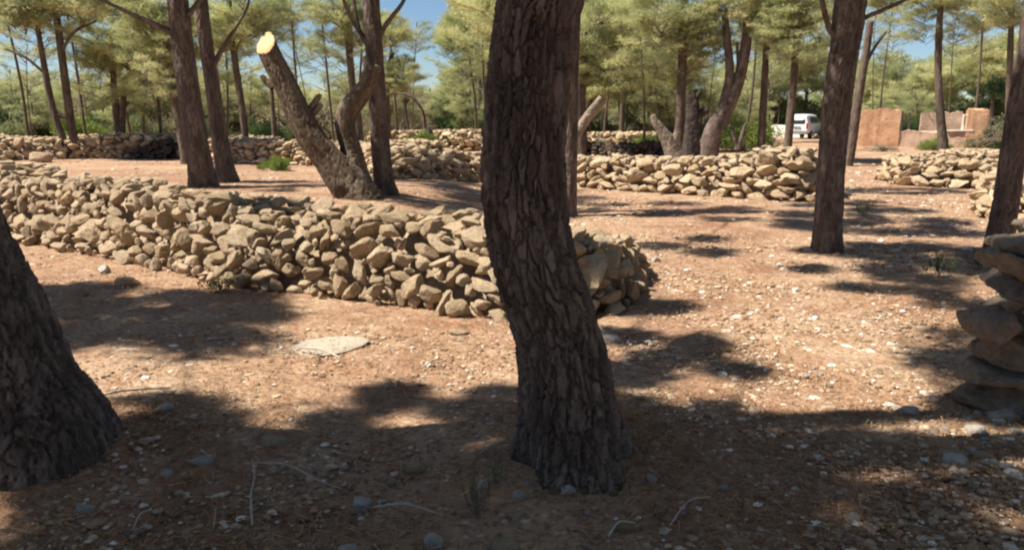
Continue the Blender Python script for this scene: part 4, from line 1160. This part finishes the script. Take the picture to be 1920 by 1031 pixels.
# ------------------------------------------------------------------ ruin
def rough_box(x0, x1, y0, y1, z0, z1, seed, amp=0.03, cell=0.11, jag=0.09):
    """masonry block with uneven faces and a ragged top"""
    nX, nY, nZ = [max(2, int(abs(b - a) / cell)) for a, b in ((x0, x1), (y0, y1), (z0, z1))]
    bag = Bag()
    def face(o, u, v, nu_, nv_):
        a, b = np.meshgrid(np.linspace(0, 1, nu_ + 1), np.linspace(0, 1, nv_ + 1), indexing='ij')
        V = np.array(o) + a.ravel()[:, None] * np.array(u) + b.ravel()[:, None] * np.array(v)
        q = (np.arange(nu_)[:, None] * (nv_ + 1) + np.arange(nv_)[None]).ravel()
        bag.add(V, np.concatenate([np.stack([q, q + nv_ + 1, q + nv_ + 2], 1), np.stack([q, q + nv_ + 2, q + 1], 1)]))
    dx, dy, dz = x1 - x0, y1 - y0, z1 - z0
    face((x0, y0, z0), (dx, 0, 0), (0, 0, dz), nX, nZ)
    face((x1, y0, z0), (0, dy, 0), (0, 0, dz), nY, nZ)
    face((x1, y1, z0), (-dx, 0, 0), (0, 0, dz), nX, nZ)
    face((x0, y1, z0), (0, -dy, 0), (0, 0, dz), nY, nZ)
    face((x0, y0, z1), (dx, 0, 0), (0, dy, 0), nX, nY)
    V, T, _ = bag.get()
    P = V * 2.1
    off = np.stack([vnoise(V * 3.1 + 7 * k, seed + k) for k in range(3)], 1) * amp
    off[:, 2] = 0
    top = sstep(z1 - 0.4, z1, V[:, 2])
    off[:, 2] += top * jag * (np.round(vnoise(np.stack([V[:, 0] * 3.3, V[:, 1] * 3.3, np.zeros(len(V))], 1), seed + 9) * 2) / 2 + 0.3 * vnoise(P * 3, seed + 4))
    return V + off, T

def mat_plaster(name, a, b, c, streak=0.8):
    m, nt = nodes(name)
    p = geo_pos(nt)
    mp = N(nt, 'ShaderNodeMapping'); mp.inputs['Scale'].default_value = (3.0, 3.0, 0.25)
    nt.links.new(p, mp.inputs[0])
    st = noise(nt, mp.outputs[0], 1.0, 4, 0.6)
    n2 = noise(nt, p, 2.0, 5, 0.65)
    col = ramp(nt, n2, [(0.35, a), (0.65, b)])
    col = mixc(nt, ramp(nt, st, [(0.5, 0.0), (0.6, streak)]), col, c)
    n3 = noise(nt, p, 9, 4, 0.7)
    col = mixc(nt, ramp(nt, n3, [(0.55, 0.0), (0.66, 0.6)]), col, (0.50, 0.38, 0.27))
    col = mixc(nt, ramp(nt, noise(nt, p, 4.0, 5, 0.7), [(0.33, 0.6), (0.42, 0.0)]), col, (0.24, 0.14, 0.085))
    finish(nt, col, 0.9, n3, 0.8, 0.05, 0.1)
    return m
M_ORANGE = mat_plaster('orange_plaster', (0.47, 0.26, 0.145), (0.56, 0.345, 0.205), (0.38, 0.18, 0.095))
M_PINKW = mat_plaster('faded_plaster', (0.44, 0.30, 0.21), (0.54, 0.39, 0.28), (0.36, 0.24, 0.17), 0.5)
M_WHITEW = mat_plain('whitewash', (0.68, 0.62, 0.52), 0.9, 0.12, 4, 0.1)
M_POST = mat_plain('old_timber', (0.09, 0.07, 0.055), 0.9, 0.3, 6, 0.1)
Yr = ground(1670, 276).y
def rx(px): return (px - CX) / F * (Yr * math.cos(PITCH) + 0.0) / 1.0 * (1 / math.cos(PITCH)) * 1.0
def rxx(px, Y=None): return at(px, 240, Y or Yr).x
def rz(py, Y=None): return at(1700, py, Y or Yr).z
ruin = empty('ruined_house', (rxx(1740), Yr + 1.5, zg1(rxx(1740), Yr)), 'roofless orange plastered ruin with broken window openings', 'building')
def block(name, x0, x1, y0, y1, z0, z1, mat, seed, label=None, **kw):
    V, T = rough_box(x0, x1, y0, y1, z0, z1, seed, **kw)
    o = put(name, V, T, mat, ruin)
    if label: o['label'] = label
    return o
block('tall_wall', rxx(1628), rxx(1714), Yr, Yr + 0.35, -0.3, rz(205), M_ORANGE, 81, 'tall orange wall with rain streaks')
block('side_wall', rxx(1633), rxx(1633) + 0.35, Yr + 0.37, Yr + 4.2, -0.3, rz(207), M_PINKW, 82)
block('low_wall', rxx(1713), rxx(1816), Yr + 0.05, Yr + 0.35, -0.3, rz(246), M_PINKW, 83)
block('pier', rxx(1815), rxx(1846), Yr - 0.02, Yr + 0.75, -0.3, rz(206), M_ORANGE, 84, 'orange pier standing at the corner', jag=0.12)
Yb = Yr + 4.2
block('back_wall', rxx(1686, Yb), rxx(1748, Yb), Yb, Yb + 0.3, -0.3, rz(211, Yb), M_PINKW, 85)
block('back_sill_wall', rxx(1749, Yb), rxx(1812, Yb), Yb + 0.02, Yb + 0.3, -0.3, rz(250, Yb), M_PINKW, 86)
block('side_wall', rxx(1846) - 0.32, rxx(1846), Yr + 0.78, Yr + 4.1, -0.3, rz(240), M_PINKW, 87)
block('door_post', rxx(1716), rxx(1720), Yr + 1.0, Yr + 1.12, -0.1, rz(209, Yr + 1), M_POST, 88, amp=0.01, jag=0.02)
block('door_post', rxx(1730), rxx(1733), Yr + 1.6, Yr + 1.72, -0.1, rz(211, Yr + 1.6), M_POST, 89, amp=0.01, jag=0.02)
block('window_sill', rxx(1786), rxx(1826), Yr - 0.05, Yr + 0.40, rz(246) - 0.0 + 0.005, rz(246) + 0.07, M_WHITEW, 90, amp=0.01, jag=0.01, cell=0.08)
for (a, b, c, d) in ((1808, 1811, 216, 246), (1818, 1820.5, 217, 246)):
    block('window_frame', rxx(a), rxx(b), Yr + 0.1, Yr + 0.2, rz(d) + 0.06, rz(c), M_WHITEW, 91, amp=0.006, jag=0.01, cell=0.1)
block('window_frame', rxx(1808), rxx(1820.5), Yr + 0.095, Yr + 0.205, rz(217) + 0.003, rz(214.5), M_WHITEW, 92, amp=0.006, jag=0.01, cell=0.1)
ruin.rotation_euler = (0, 0, -R(22)); ruin.scale = (1.1, 1, 1)
# a second broken stub behind the corner
stub = empty('ruined_wall', (rxx(1882, Yr - 1), Yr - 1, 0), 'pale broken wall stub among dark bushes beside the ruin', 'wall')
V, T = rough_box(rxx(1874, Yr), rxx(1896, Yr), Yr - 1, Yr - 0.6, -0.2, rz(212), 93, 0.08, 0.14, 0.3)
put('masonry', V, T, M_PINKW, stub)

# ------------------------------------------------------------------ pale bank behind the van
bx0, bx1 = at(1412, 250, 69).x, at(1636, 250, 66).x
nS, nW = 90, 14
CV = []
for i in range(nS + 1):
    for j in range(nW + 1):
        w = j / nW; t = i / nS
        x = bx0 + (bx1 - bx0) * t
        y = 66.5 - 1.5 * t + 5 * w
        edge = min(1, t * 14, (1 - t) * 14)
        CV.append((x, y, zg1(x, y) - 0.1 + (0.95 + 0.1 * math.sin(t * 9)) * edge * min(1, w * 4.5, (1 - w) * 4)))
CV = np.array(CV); CV[:, 2] += 0.12 * fbm(CV * 1.6, 3, 5); CV[:, 1] += 0.2 * fbm(CV * 1.1, 3, 6)
q = (np.arange(nS)[:, None] * (nW + 1) + np.arange(nW)[None]).ravel()
mb, nt = nodes('lime_soil'); nn = noise(nt, geo_pos(nt), 1.8, 6, 0.7)
finish(nt, ramp(nt, nn, [(0.32, (0.52, 0.43, 0.33)), (0.62, (0.70, 0.64, 0.54))]), 0.95, nn, 0.8, 0.1, 0.1)
tag(put('bank', CV, np.stack([q, q + nW + 1, q + nW + 2, q + 1], 1), mb), kind='structure')

# ------------------------------------------------------------------ van
M_VAN = mat_plain('white_paint', (0.80, 0.80, 0.80), 0.3, 0.02, 3, 0.5)
M_GLASS = mat_plain('dark_glass', (0.03, 0.033, 0.04), 0.08, 0.1, 3, 0.6)
M_RUB = mat_plain('black_rubber', (0.025, 0.025, 0.025), 0.8, 0.2, 9, 0.2)
M_RED = mat_plain('red_lens', (0.35, 0.02, 0.015), 0.25, 0.1, 5, 0.5)
M_GREY = mat_plain('grey_metal', (0.35, 0.35, 0.36), 0.4, 0.1, 9, 0.5, 0.6)
VY = 62.0
vp = at(1511, 257, VY)
van = empty('parked_van', (vp.x, VY, zg1(vp.x, VY)), 'white van parked with its dark rear window towards us', 'van')
van.rotation_euler = (0, 0, -R(38))
def vput(name, V, T, mat, parent=van, label=None):
    o = link(name, mesh(name, np.array(V, float), np.array(T), mat, False), parent)
    if label: o['label'] = label
    return o
# local axes: y forward, rear face at y = -2.1
ST = [(-2.10, 0.42, 1.02, 1.62, 0.70), (-2.02, 0.36, 1.05, 1.76, 0.74), (-1.2, 0.30, 1.08, 1.82, 0.76), (0.2, 0.30, 1.06, 1.80, 0.75), (0.75, 0.30, 1.04, 1.62, 0.70), (1.25, 0.30, 1.00, 1.10, 0.74), (1.85, 0.34, 0.92, 0.98, 0.70), (2.1, 0.42, 0.78, 0.84, 0.60)]
prof = []
NP = 24
for y, zb, zw, zt, hw_ in ST:
    half = []
    half += [(hw_ - 0.1, zb), (hw_ + 0.06, zb + 0.12), (hw_ + 0.09, (zb + zw) / 2), (hw_ + 0.07, zw)]
    k = (zt - zw)
    half += [(hw_ + 0.03 - 0.05 * k, zw + 0.35 * k), (hw_ - 0.12 * k, zw + 0.75 * k), (hw_ - 0.10 - 0.12 * k, zw + 0.96 * k), (hw_ * 0.55, zt)]
    ringp = [(x, y, z) for x, z in half] + [(-x, y, z) for x, z in reversed(half)]
    prof.append(ringp)
NP = len(prof[0])
V = [p for r_ in prof for p in r_]; T = []
for i in range(len(prof) - 1):
    for j in range(NP):
        a, b = i * NP + j, i * NP + (j + 1) % NP
        T += [(a, b, b + NP), (a, b + NP, a + NP)]
for i, rev in ((0, True), (len(prof) - 1, False)):
    V.append(tuple(np.mean(prof[i], axis=0))); c = len(V) - 1
    for j in range(NP):
        a, b = i * NP + j, i * NP + (j + 1) % NP
        T.append((c, b, a) if rev else (c, a, b))
bo = vput('body', V, T, M_VAN)
for p in bo.data.polygons: p.use_smooth = True
bv = bo.modifiers.new('sub', 'SUBSURF'); bv.levels = 1; bv.render_levels = 2
def slab(pts, n, th):
    n = np.array(n, float); n /= np.linalg.norm(n)
    P = np.array(pts, float); k = len(P)
    V = np.concatenate([P + n * th, P - n * th]); T = []
    for i in range(1, k - 1): T += [(0, i, i + 1), (k, k + i + 1, k + i)]
    for i in range(k):
        j = (i + 1) % k; T += [(i, k + i, k + j), (i, k + j, j)]
    return V, T
def rounded(w, h, cx=0, cz=0, r=0.12):
    out = []
    for sx, sz, a0 in ((1, 1, 0), (-1, 1, 90), (-1, -1, 180), (1, -1, 270)):
        for a in (0, 30, 60, 90):
            out.append((cx + sx * (w - r) + r * math.cos(R(a0 + a)), cz + sz * (h - r) + r * math.sin(R(a0 + a))))
    return out
gl = [(x, -2.10 + (z - 1.05) * 0.10, z) for x, z in rounded(0.56, 0.24, 0, 1.34)]
V, T = slab(gl, (0, -1, 0.1), 0.03); vput('rear_window', V, T, M_GLASS)
for s in (1, -1):
    for nm, pts in (('side_window', [(-1.55, 1.14), (-0.45, 1.14), (-0.45, 1.58), (-1.50, 1.58)]), ('side_window', [(-0.35, 1.13), (0.75, 1.12), (0.42, 1.56), (-0.35, 1.58)])):
        P = [(s * (0.80 - 0.20 * (z - 1.1)), y, z) for y, z in pts]
        V, T = slab(P, (1, 0, 0.25 * s) if s > 0 else (-1, 0, 0.25), 0.03); vput(nm, V, T, M_GLASS)
    V, T = slab([(s * 0.66, -2.12, 0.75), (s * 0.79, -2.08, 0.75), (s * 0.77, -2.06, 1.15), (s * 0.66, -2.10, 1.15)], (0, -1, 0), 0.03); vput('tail_light', V, T, M_RED)
    V, T = slab([(s * 0.92, 0.75, 1.05), (s * 1.02, 0.75, 1.05), (s * 1.02, 0.75, 1.22), (s * 0.92, 0.75, 1.22)], (0, 1, 0), 0.05); vput('mirror', V, T, M_VAN)
    for wy in (-1.35, 1.3):
        a = np.linspace(0, 2 * np.pi, 24, endpoint=False)
        P = [(s * 0.74, wy + 0.31 * math.cos(t), 0.31 + 0.31 * math.sin(t)) for t in a]
        V, T = slab(P, (1, 0, 0), 0.10); w_ = vput('wheel', V, T, M_RUB)
        P = [(s * 0.77, wy + 0.19 * math.cos(t), 0.31 + 0.19 * math.sin(t)) for t in a]
        V, T = slab(P, (1, 0, 0), 0.09); vput('rim', V, T, M_GREY, w_)
V, T = slab([(-0.74, -2.14, 0.40), (0.74, -2.14, 0.40), (0.74, -2.14, 0.60), (-0.74, -2.14, 0.60)], (0, -1, 0), 0.06); vput('bumper', V, T, M_GREY)
V, T = slab([(-0.26, -2.15, 0.80), (0.26, -2.15, 0.80), (0.26, -2.15, 0.92), (-0.26, -2.15, 0.92)], (0, -1, 0), 0.03); vput('number_plate', V, T, M_GREY)

# ------------------------------------------------------------------ loose stones, pebbles, litter, twigs
def loose(px, py, w, h, label, mat=M_STONE, seed=0, group=None, flat=None, name='loose_stone', sub=3):
    g = ground(px, py + h * 0.3)
    d = math.hypot(g.y, EYE)
    sx = w / 2 / F * d; sz = max(0.4 * sx, h / 2 / F * d) if flat is None else flat
    V, Fc = rock(sub, 2000 + seed, 9, 0.74)
    o = link(name, mesh(name, V, Fc, mat)); rr_ = random.Random(seed)
    o.matrix_world = Matrix.Translation((g.x, g.y, g.z + sz * (0.35 if flat is None else -0.15))) @ (Matrix.Rotation(rr_.uniform(-.5, .5), 3, 'Z') @ Matrix.Rotation(rr_.uniform(-.2, .2), 3, 'Y')).to_4x4() @ Matrix.Diagonal((sx, sx * rr_.uniform(0.7, 0.95), sz, 1))
    return tag(o, label, 'stone', group)
NAMED = [
    (240, 527, 46, 26, 'tan block of stone with a shaded side before the wall foot', M_STONE), (195, 505, 26, 22, 'white rounded stone beside the tan block', M_PALE),
    (375, 864, 46, 20, 'white double lump of stone in shade beside the leaning trunk', M_PALE), (312, 886, 30, 16, 'small white chip beside the white double lump', M_PALE),
    (312, 764, 46, 22, 'pale wedge of stone in the dappled light near the leaning trunk', M_PALE), (678, 942, 42, 30, 'pale grey stone lying on dark soil near a long twig', M_PALE),
    (778, 872, 46, 30, 'brown stone half shaded left of the central trunk', M_STONE), (735, 902, 20, 16, 'little pinkish stone below the brown one', M_STONE),
    (905, 906, 22, 26, 'upright pale stone near the foot of the central trunk', M_PALE), (972, 925, 30, 26, 'rounded pale stone just before the central trunk foot', M_PALE),
    (1066, 915, 34, 28, 'cream stone touching the front of the central trunk foot', M_PALE), (812, 1008, 40, 36, 'pale pointed stone near the bottom edge', M_PALE),
    (945, 1022, 56, 24, 'broad pinkish stone at the bottom edge', M_STONE), (1170, 983, 36, 32, 'tan stone right of the sprigs below the central trunk', M_STONE),
    (1236, 957, 22, 20, 'small reddish stone on dark earth right of the central trunk', M_STONE), (1598, 971, 36, 14, 'flat cream chip lit on dark ground', M_PALE),
    (1700, 768, 44, 18, 'white flat stone at the edge of the light near the stacked wall', M_PALE), (1792, 852, 62, 26, 'broad cream stone lit below the near stacked wall', M_STONE),
    (1845, 852, 34, 22, 'small tan stone beside the broad cream one', M_STONE), (862, 622, 42, 18, 'tan flat stone on the sunlit ground before the wall', M_STONE),
    (1140, 632, 50, 20, 'pale slab beside the central trunk at the wall end', M_PALE), (1192, 494, 24, 14, 'white stone close to the wall end', M_PALE),
    (1230, 486, 22, 16, 'white stone on bare ground past the wall end', M_PALE), (76, 296, 38, 30, 'brown boulder at the edge of the terrace left of the slender pines', M_STONE),
    (655, 1030, 40, 24, 'grey stone at the bottom edge beside a twig', M_PALE), (160, 950, 34, 12, 'pale chip lit on soil below the leaning trunk', M_PALE),
    (440, 865, 26, 14, 'tan pebble right of the white double lump', M_STONE), (515, 826, 60, 20, 'flat tan stone catching light in the shade', M_STONE),
    (1880, 775, 60, 20, 'pale slab lying at the foot of the near stacked wall', M_PALE), (1735, 942, 30, 14, 'white chip on gravel below the near wall', M_PALE),
]
for i, (px, py, w, h, lb, mt) in enumerate(NAMED):
    loose(px, py, w, h, lb, mt, i)
loose(604, 640, 175, 30, 'long pale slab of bedrock catching the sun on open ground', M_DUST, 77, flat=0.03)
rg = random.Random(33)
LO_MESH = {m.name: [mesh('loose_stone', *rock(2, 2500 + k), m) for k in range(8)] for m in (M_STONE, M_PALE)}
ZONES = [(1740, 1930, 775, 905, 36, 'stone of the rubble spilled at the foot of the near stacked wall', 'rubble spilled below the near wall'),
         (1180, 1900, 850, 1040, 80, 'small pale stone strewn over shaded gravel below the near wall', 'stones on the shaded gravel'),
         (560, 1160, 890, 1040, 42, 'small stone in the shade before the central trunk', 'stones before the central trunk'),
         (20, 560, 890, 1040, 24, 'small stone in the shade below the leaning trunk', 'stones below the leaning trunk'),
         (1180, 1800, 560, 820, 42, 'small pale stone on the sunlit clearing', 'stones on the clearing'),
         (200, 950, 600, 800, 20, 'small stone on bare ground before the long wall', 'stones before the long wall'),
         (1500, 1850, 470, 555, 10, 'small white stone in the shade past the clearing pine', 'stones by the clearing pine')]
for x0, x1, y0, y1, n, lb, gr in ZONES:
    for i in range(n):
        px, py = rg.uniform(x0, x1), rg.uniform(y0, y1)
        g = ground(px, py); d = math.hypot(g.y, EYE)
        s = rg.uniform(6, 15) * (2.0 if 'spilled' in lb else 1) / 2 / F * d * (1.7 if rg.random() < .15 else 1)
        m_ = M_PALE if rg.random() < .65 else M_STONE
        o = link('loose_stone', rg.choice(LO_MESH[m_.name]))
        o.matrix_world = Matrix.Translation((g.x, g.y, g.z + s * 0.2)) @ Matrix.Rotation(rg.uniform(0, 6.28), 4, 'Z') @ Matrix.Rotation(rg.gauss(0, .3), 4, 'X') @ Matrix.Diagonal((s, s * rg.uniform(.6, .9), s * rg.uniform(.4, .7), 1))
        tag(o, lb, 'stone', gr)

def scatter_xy(n, rg, y0, y1, halfw=0.72):
    y = y0 * (y1 / y0) ** rg.uniform(0, 1, n)
    x = rg.uniform(-1, 1, n) * (y * halfw + 0.6)
    return x, y
rgn = np.random.default_rng(91)
x, y = scatter_xy(110000, rgn, 1.7, 32)
for bx_, by_ in ((0.28, 3.75), (-2.2, 3.75)):
    th_ = rgn.uniform(0, 6.28, 700); rd_ = 0.24 + np.abs(rgn.normal(0, 0.22, 700))
    x = np.append(x, bx_ + np.cos(th_) * rd_); y = np.append(y, by_ + np.sin(th_) * rd_)
dens = sstep(-0.25, 0.45, fbm(np.stack([x * 0.9, y * 0.9, 0 * x], 1), 3, 15) + 0.25 * sstep(-1, 2, x)) * (0.4 + 0.6 * sstep(-0.5, 1.5, x))
keep = rgn.uniform(size=len(x)) < dens
x, y = x[keep], y[keep]
z = zg(x, y) + 0.004
s = np.exp(rgn.normal(-4.98, 0.52, len(x))) * (0.75 + 0.085 * y) * (1 + 0.45 * (1 - sstep(2.2, 4.2, y)))
V0, F0 = ICO[0]
allV, allT = [], []
SHP = [rock(0, 3000 + k, 3, 0.8)[0] for k in range(12)]
pick = rgn.integers(0, 12, len(x)); rot = rgn.uniform(0, 6.28, len(x))
Vp = np.array(SHP)[pick] * np.stack([s * rgn.uniform(0.8, 1.5, len(x)), s, s * rgn.uniform(0.3, 0.6, len(x))], 1)[:, None, :]
c_, s_ = np.cos(rot)[:, None], np.sin(rot)[:, None]
Vp = np.stack([Vp[..., 0] * c_ - Vp[..., 1] * s_ + x[:, None], Vp[..., 0] * s_ + Vp[..., 1] * c_ + y[:, None], Vp[..., 2] + z[:, None]], -1)
Fp = (F0[None] + (np.arange(len(x)) * len(V0))[:, None, None]).reshape(-1, 3)
mp_, nt = nodes('pebble_stone')
at_ = nt.nodes.new('ShaderNodeAttribute'); at_.attribute_name = 'tone'
finish(nt, ramp(nt, at_.outputs['Fac'], [(0.0, (0.18, 0.105, 0.06)), (0.4, (0.34, 0.225, 0.135)), (0.75, (0.48, 0.37, 0.25)), (0.9, (0.62, 0.53, 0.42)), (1.0, (0.76, 0.71, 0.63))]), 0.9, spec=0.1)
tag(put('gravel', Vp.reshape(-1, 3), Fp, mp_, smooth=False, attr={'tone': np.repeat(rgn.uniform(0, 1, len(x)), len(V0))}),
    'pale limestone gravel and chips scattered over the red soil', 'gravel', kind='stuff')

x, y = scatter_xy(90000, rgn, 1.7, 24)
for bx_, by_ in ((0.28, 3.75), (-2.2, 3.75)):
    th_ = rgn.uniform(0, 6.28, 4000); rd_ = 0.2 + np.abs(rgn.normal(0, 0.22, 4000))
    x = np.append(x, bx_ + np.cos(th_) * rd_); y = np.append(y, by_ + np.sin(th_) * rd_)
dens = sstep(-0.35, 0.35, fbm(np.stack([x * 1.2, y * 1.2, 0 * x + 4], 1), 3, 55))
keep = rgn.uniform(size=len(x)) < 0.2 + 0.8 * dens
x, y = x[keep], y[keep]; n = len(x)
z = zg(x, y) + 0.012 + rgn.uniform(0, 0.012, n)
L = rgn.uniform(0.04, 0.11, n); W_ = 0.0024 + 0.0007 * y; a = rgn.uniform(0, 6.28, n)
dx, dy = np.cos(a) * L / 2, np.sin(a) * L / 2
ex, ey = -np.sin(a) * W_ / 2, np.cos(a) * W_ / 2
dz = rgn.normal(0, 0.01, n)
Vn = np.stack([np.stack([x - dx - ex, y - dy - ey, z - dz], 1), np.stack([x + dx, y + dy, z + dz], 1), np.stack([x - dx + ex, y - dy + ey, z - dz + 0.002], 1)], 1).reshape(-1, 3)
tag(put('needle_litter', Vn, np.arange(3 * n).reshape(-1, 3), M_LITTER, smooth=False, attr={'tone': np.repeat(rgn.uniform(0, 1, n), 3)}),
    'dry fallen pine needles matted over the soil', 'litter', kind='stuff')

TW = [([(474, 1000), (472, 950), (478, 905), (474, 880)], 5, 'thin bare twig lying towards us left of the grey stone'),
      ([(478, 880), (540, 890), (600, 915), (640, 935)], 4, 'long thin twig slanting to the pale grey stone'),
      ([(700, 965), (760, 965), (830, 980)], 4, 'thin twig lying flat near the pale pointed stone'),
      ([(1140, 1020), (1160, 1000), (1190, 995)], 5, 'short twig below the tan stone'),
      ([(1000, 860), (1012, 830), (1028, 800), (1040, 785)], 4, 'dry stalk leaning against the central trunk'),
      ([(180, 755), (240, 748), (320, 738)], 4, 'pale stick in dappled light beside the leaning trunk'),
      ([(790, 700), (810, 690), (830, 682)], 4, 'short dark stick on lit ground before the wall'),
      ([(900, 862), (930, 848), (960, 840)], 4, 'grey twig left of the central trunk foot'),
      ([(250, 1010), (265, 985), (285, 970)], 4, 'twig in the dark corner below the leaning trunk'),
      ([(1255, 1000), (1290, 960), (1330, 945)], 4, 'bent twig on gravel right of the trunk foot'),
      ([(395, 1030), (400, 990), (405, 950)], 3, 'fine upright stalk left of the long twig'),
      ([(560, 660), (600, 668), (640, 680)], 5, 'dark stick lying over the pale bedrock slab shadow')]
for i, (pts, w, lb) in enumerate(TW):
    P, r = [], []
    for k, (px, py) in enumerate(pts):
        g = ground(px, py); g.z += 0.035 + 0.015 * (k % 2)
        if 'leaning against' in lb: g = at(px, py, 3.55 - 0.01 * k)
        if 'upright' in lb: g = at(px, py, 2.9); g.z = max(g.z, zg1(g.x, g.y))
        P.append(g); r.append(max(0.0022, w / 2 / F * g.y * (1 - 0.15 * k)))
    V, T, pl = tube(P, r, 8, 24, None, 0, 5 + i)
    tag(put('twig', V, T, M_PALETWIG, attr={'plate': pl}), lb, 'twig')

# little plants
def sprig(px, py, h, n, label, mat=M_GREEN, seed=1, width=0.02, name='plant', z=None, spread=0.3, Y=None):
    g = ground(px, py) if Y is None else at(px, py, Y)
    rgq = np.random.default_rng(seed)
    e = empty(name, g, label, 'plant')
    st, lf = Bag(), Bag()
    for k in range(n):
        a = rgq.uniform(0, 6.28); d = rgq.uniform(0.1, 1) * spread * h
        tip = np.array([g.x + math.cos(a) * d, g.y + math.sin(a) * d, g.z + h * rgq.uniform(0.6, 1)])
        root = np.array([g.x + math.cos(a) * d * 0.25, g.y + math.sin(a) * d * .25, g.z - 0.01])
        thin(st, root, tip, 0.0025, 0.0012, 0.0, rgq)
        C = root + (tip - root) * rgq.uniform(0.35, 1, 7)[:, None]
        lf.add(*tufts(C, rgq, width * 3, width, 3, 0.4, rgq.uniform(0.2, 0.9, 7)))
    V, T, a_ = lf.get(); put('foliage', V, T, mat, e, False, {'tone': a_})
    V, T, a_ = st.get(); put('stem', V, T, M_TWIG, e, True, kind='stuff')
    return e
sprig(895, 960, 0.22, 10, 'thin green sprigs growing just left of the central trunk foot', M_SHRUB, seed=1, width=0.006)
sprig(930, 905, 0.15, 6, 'yellowish sprig close against the central trunk foot', M_SHRUB, seed=2, width=0.006)
sprig(1760, 520, 0.25, 14, 'dark low green plant below the dark leaning pine', M_DARKLEAF, 3, 0.014, spread=1.0)
sprig(410, 548, 0.13, 14, 'low green plant in shade at the foot of the long wall', M_DARKLEAF, 4, 0.012, spread=1.6)
sprig(1838, 505, 0.2, 12, 'small green plant at the foot of the near stacked wall', M_DARKLEAF, 5, 0.012, spread=0.8)
sprig(596, 432, 0.16, 12, 'light green plant rooted between stones of the long wall', M_GREEN, 6, 0.02, spread=0.9, Y=8.05)
sprig(1620, 405, 0.2, 10, 'pale dry plant on the ground beyond the clearing pine', M_SHRUB, 7, 0.02, spread=0.9)
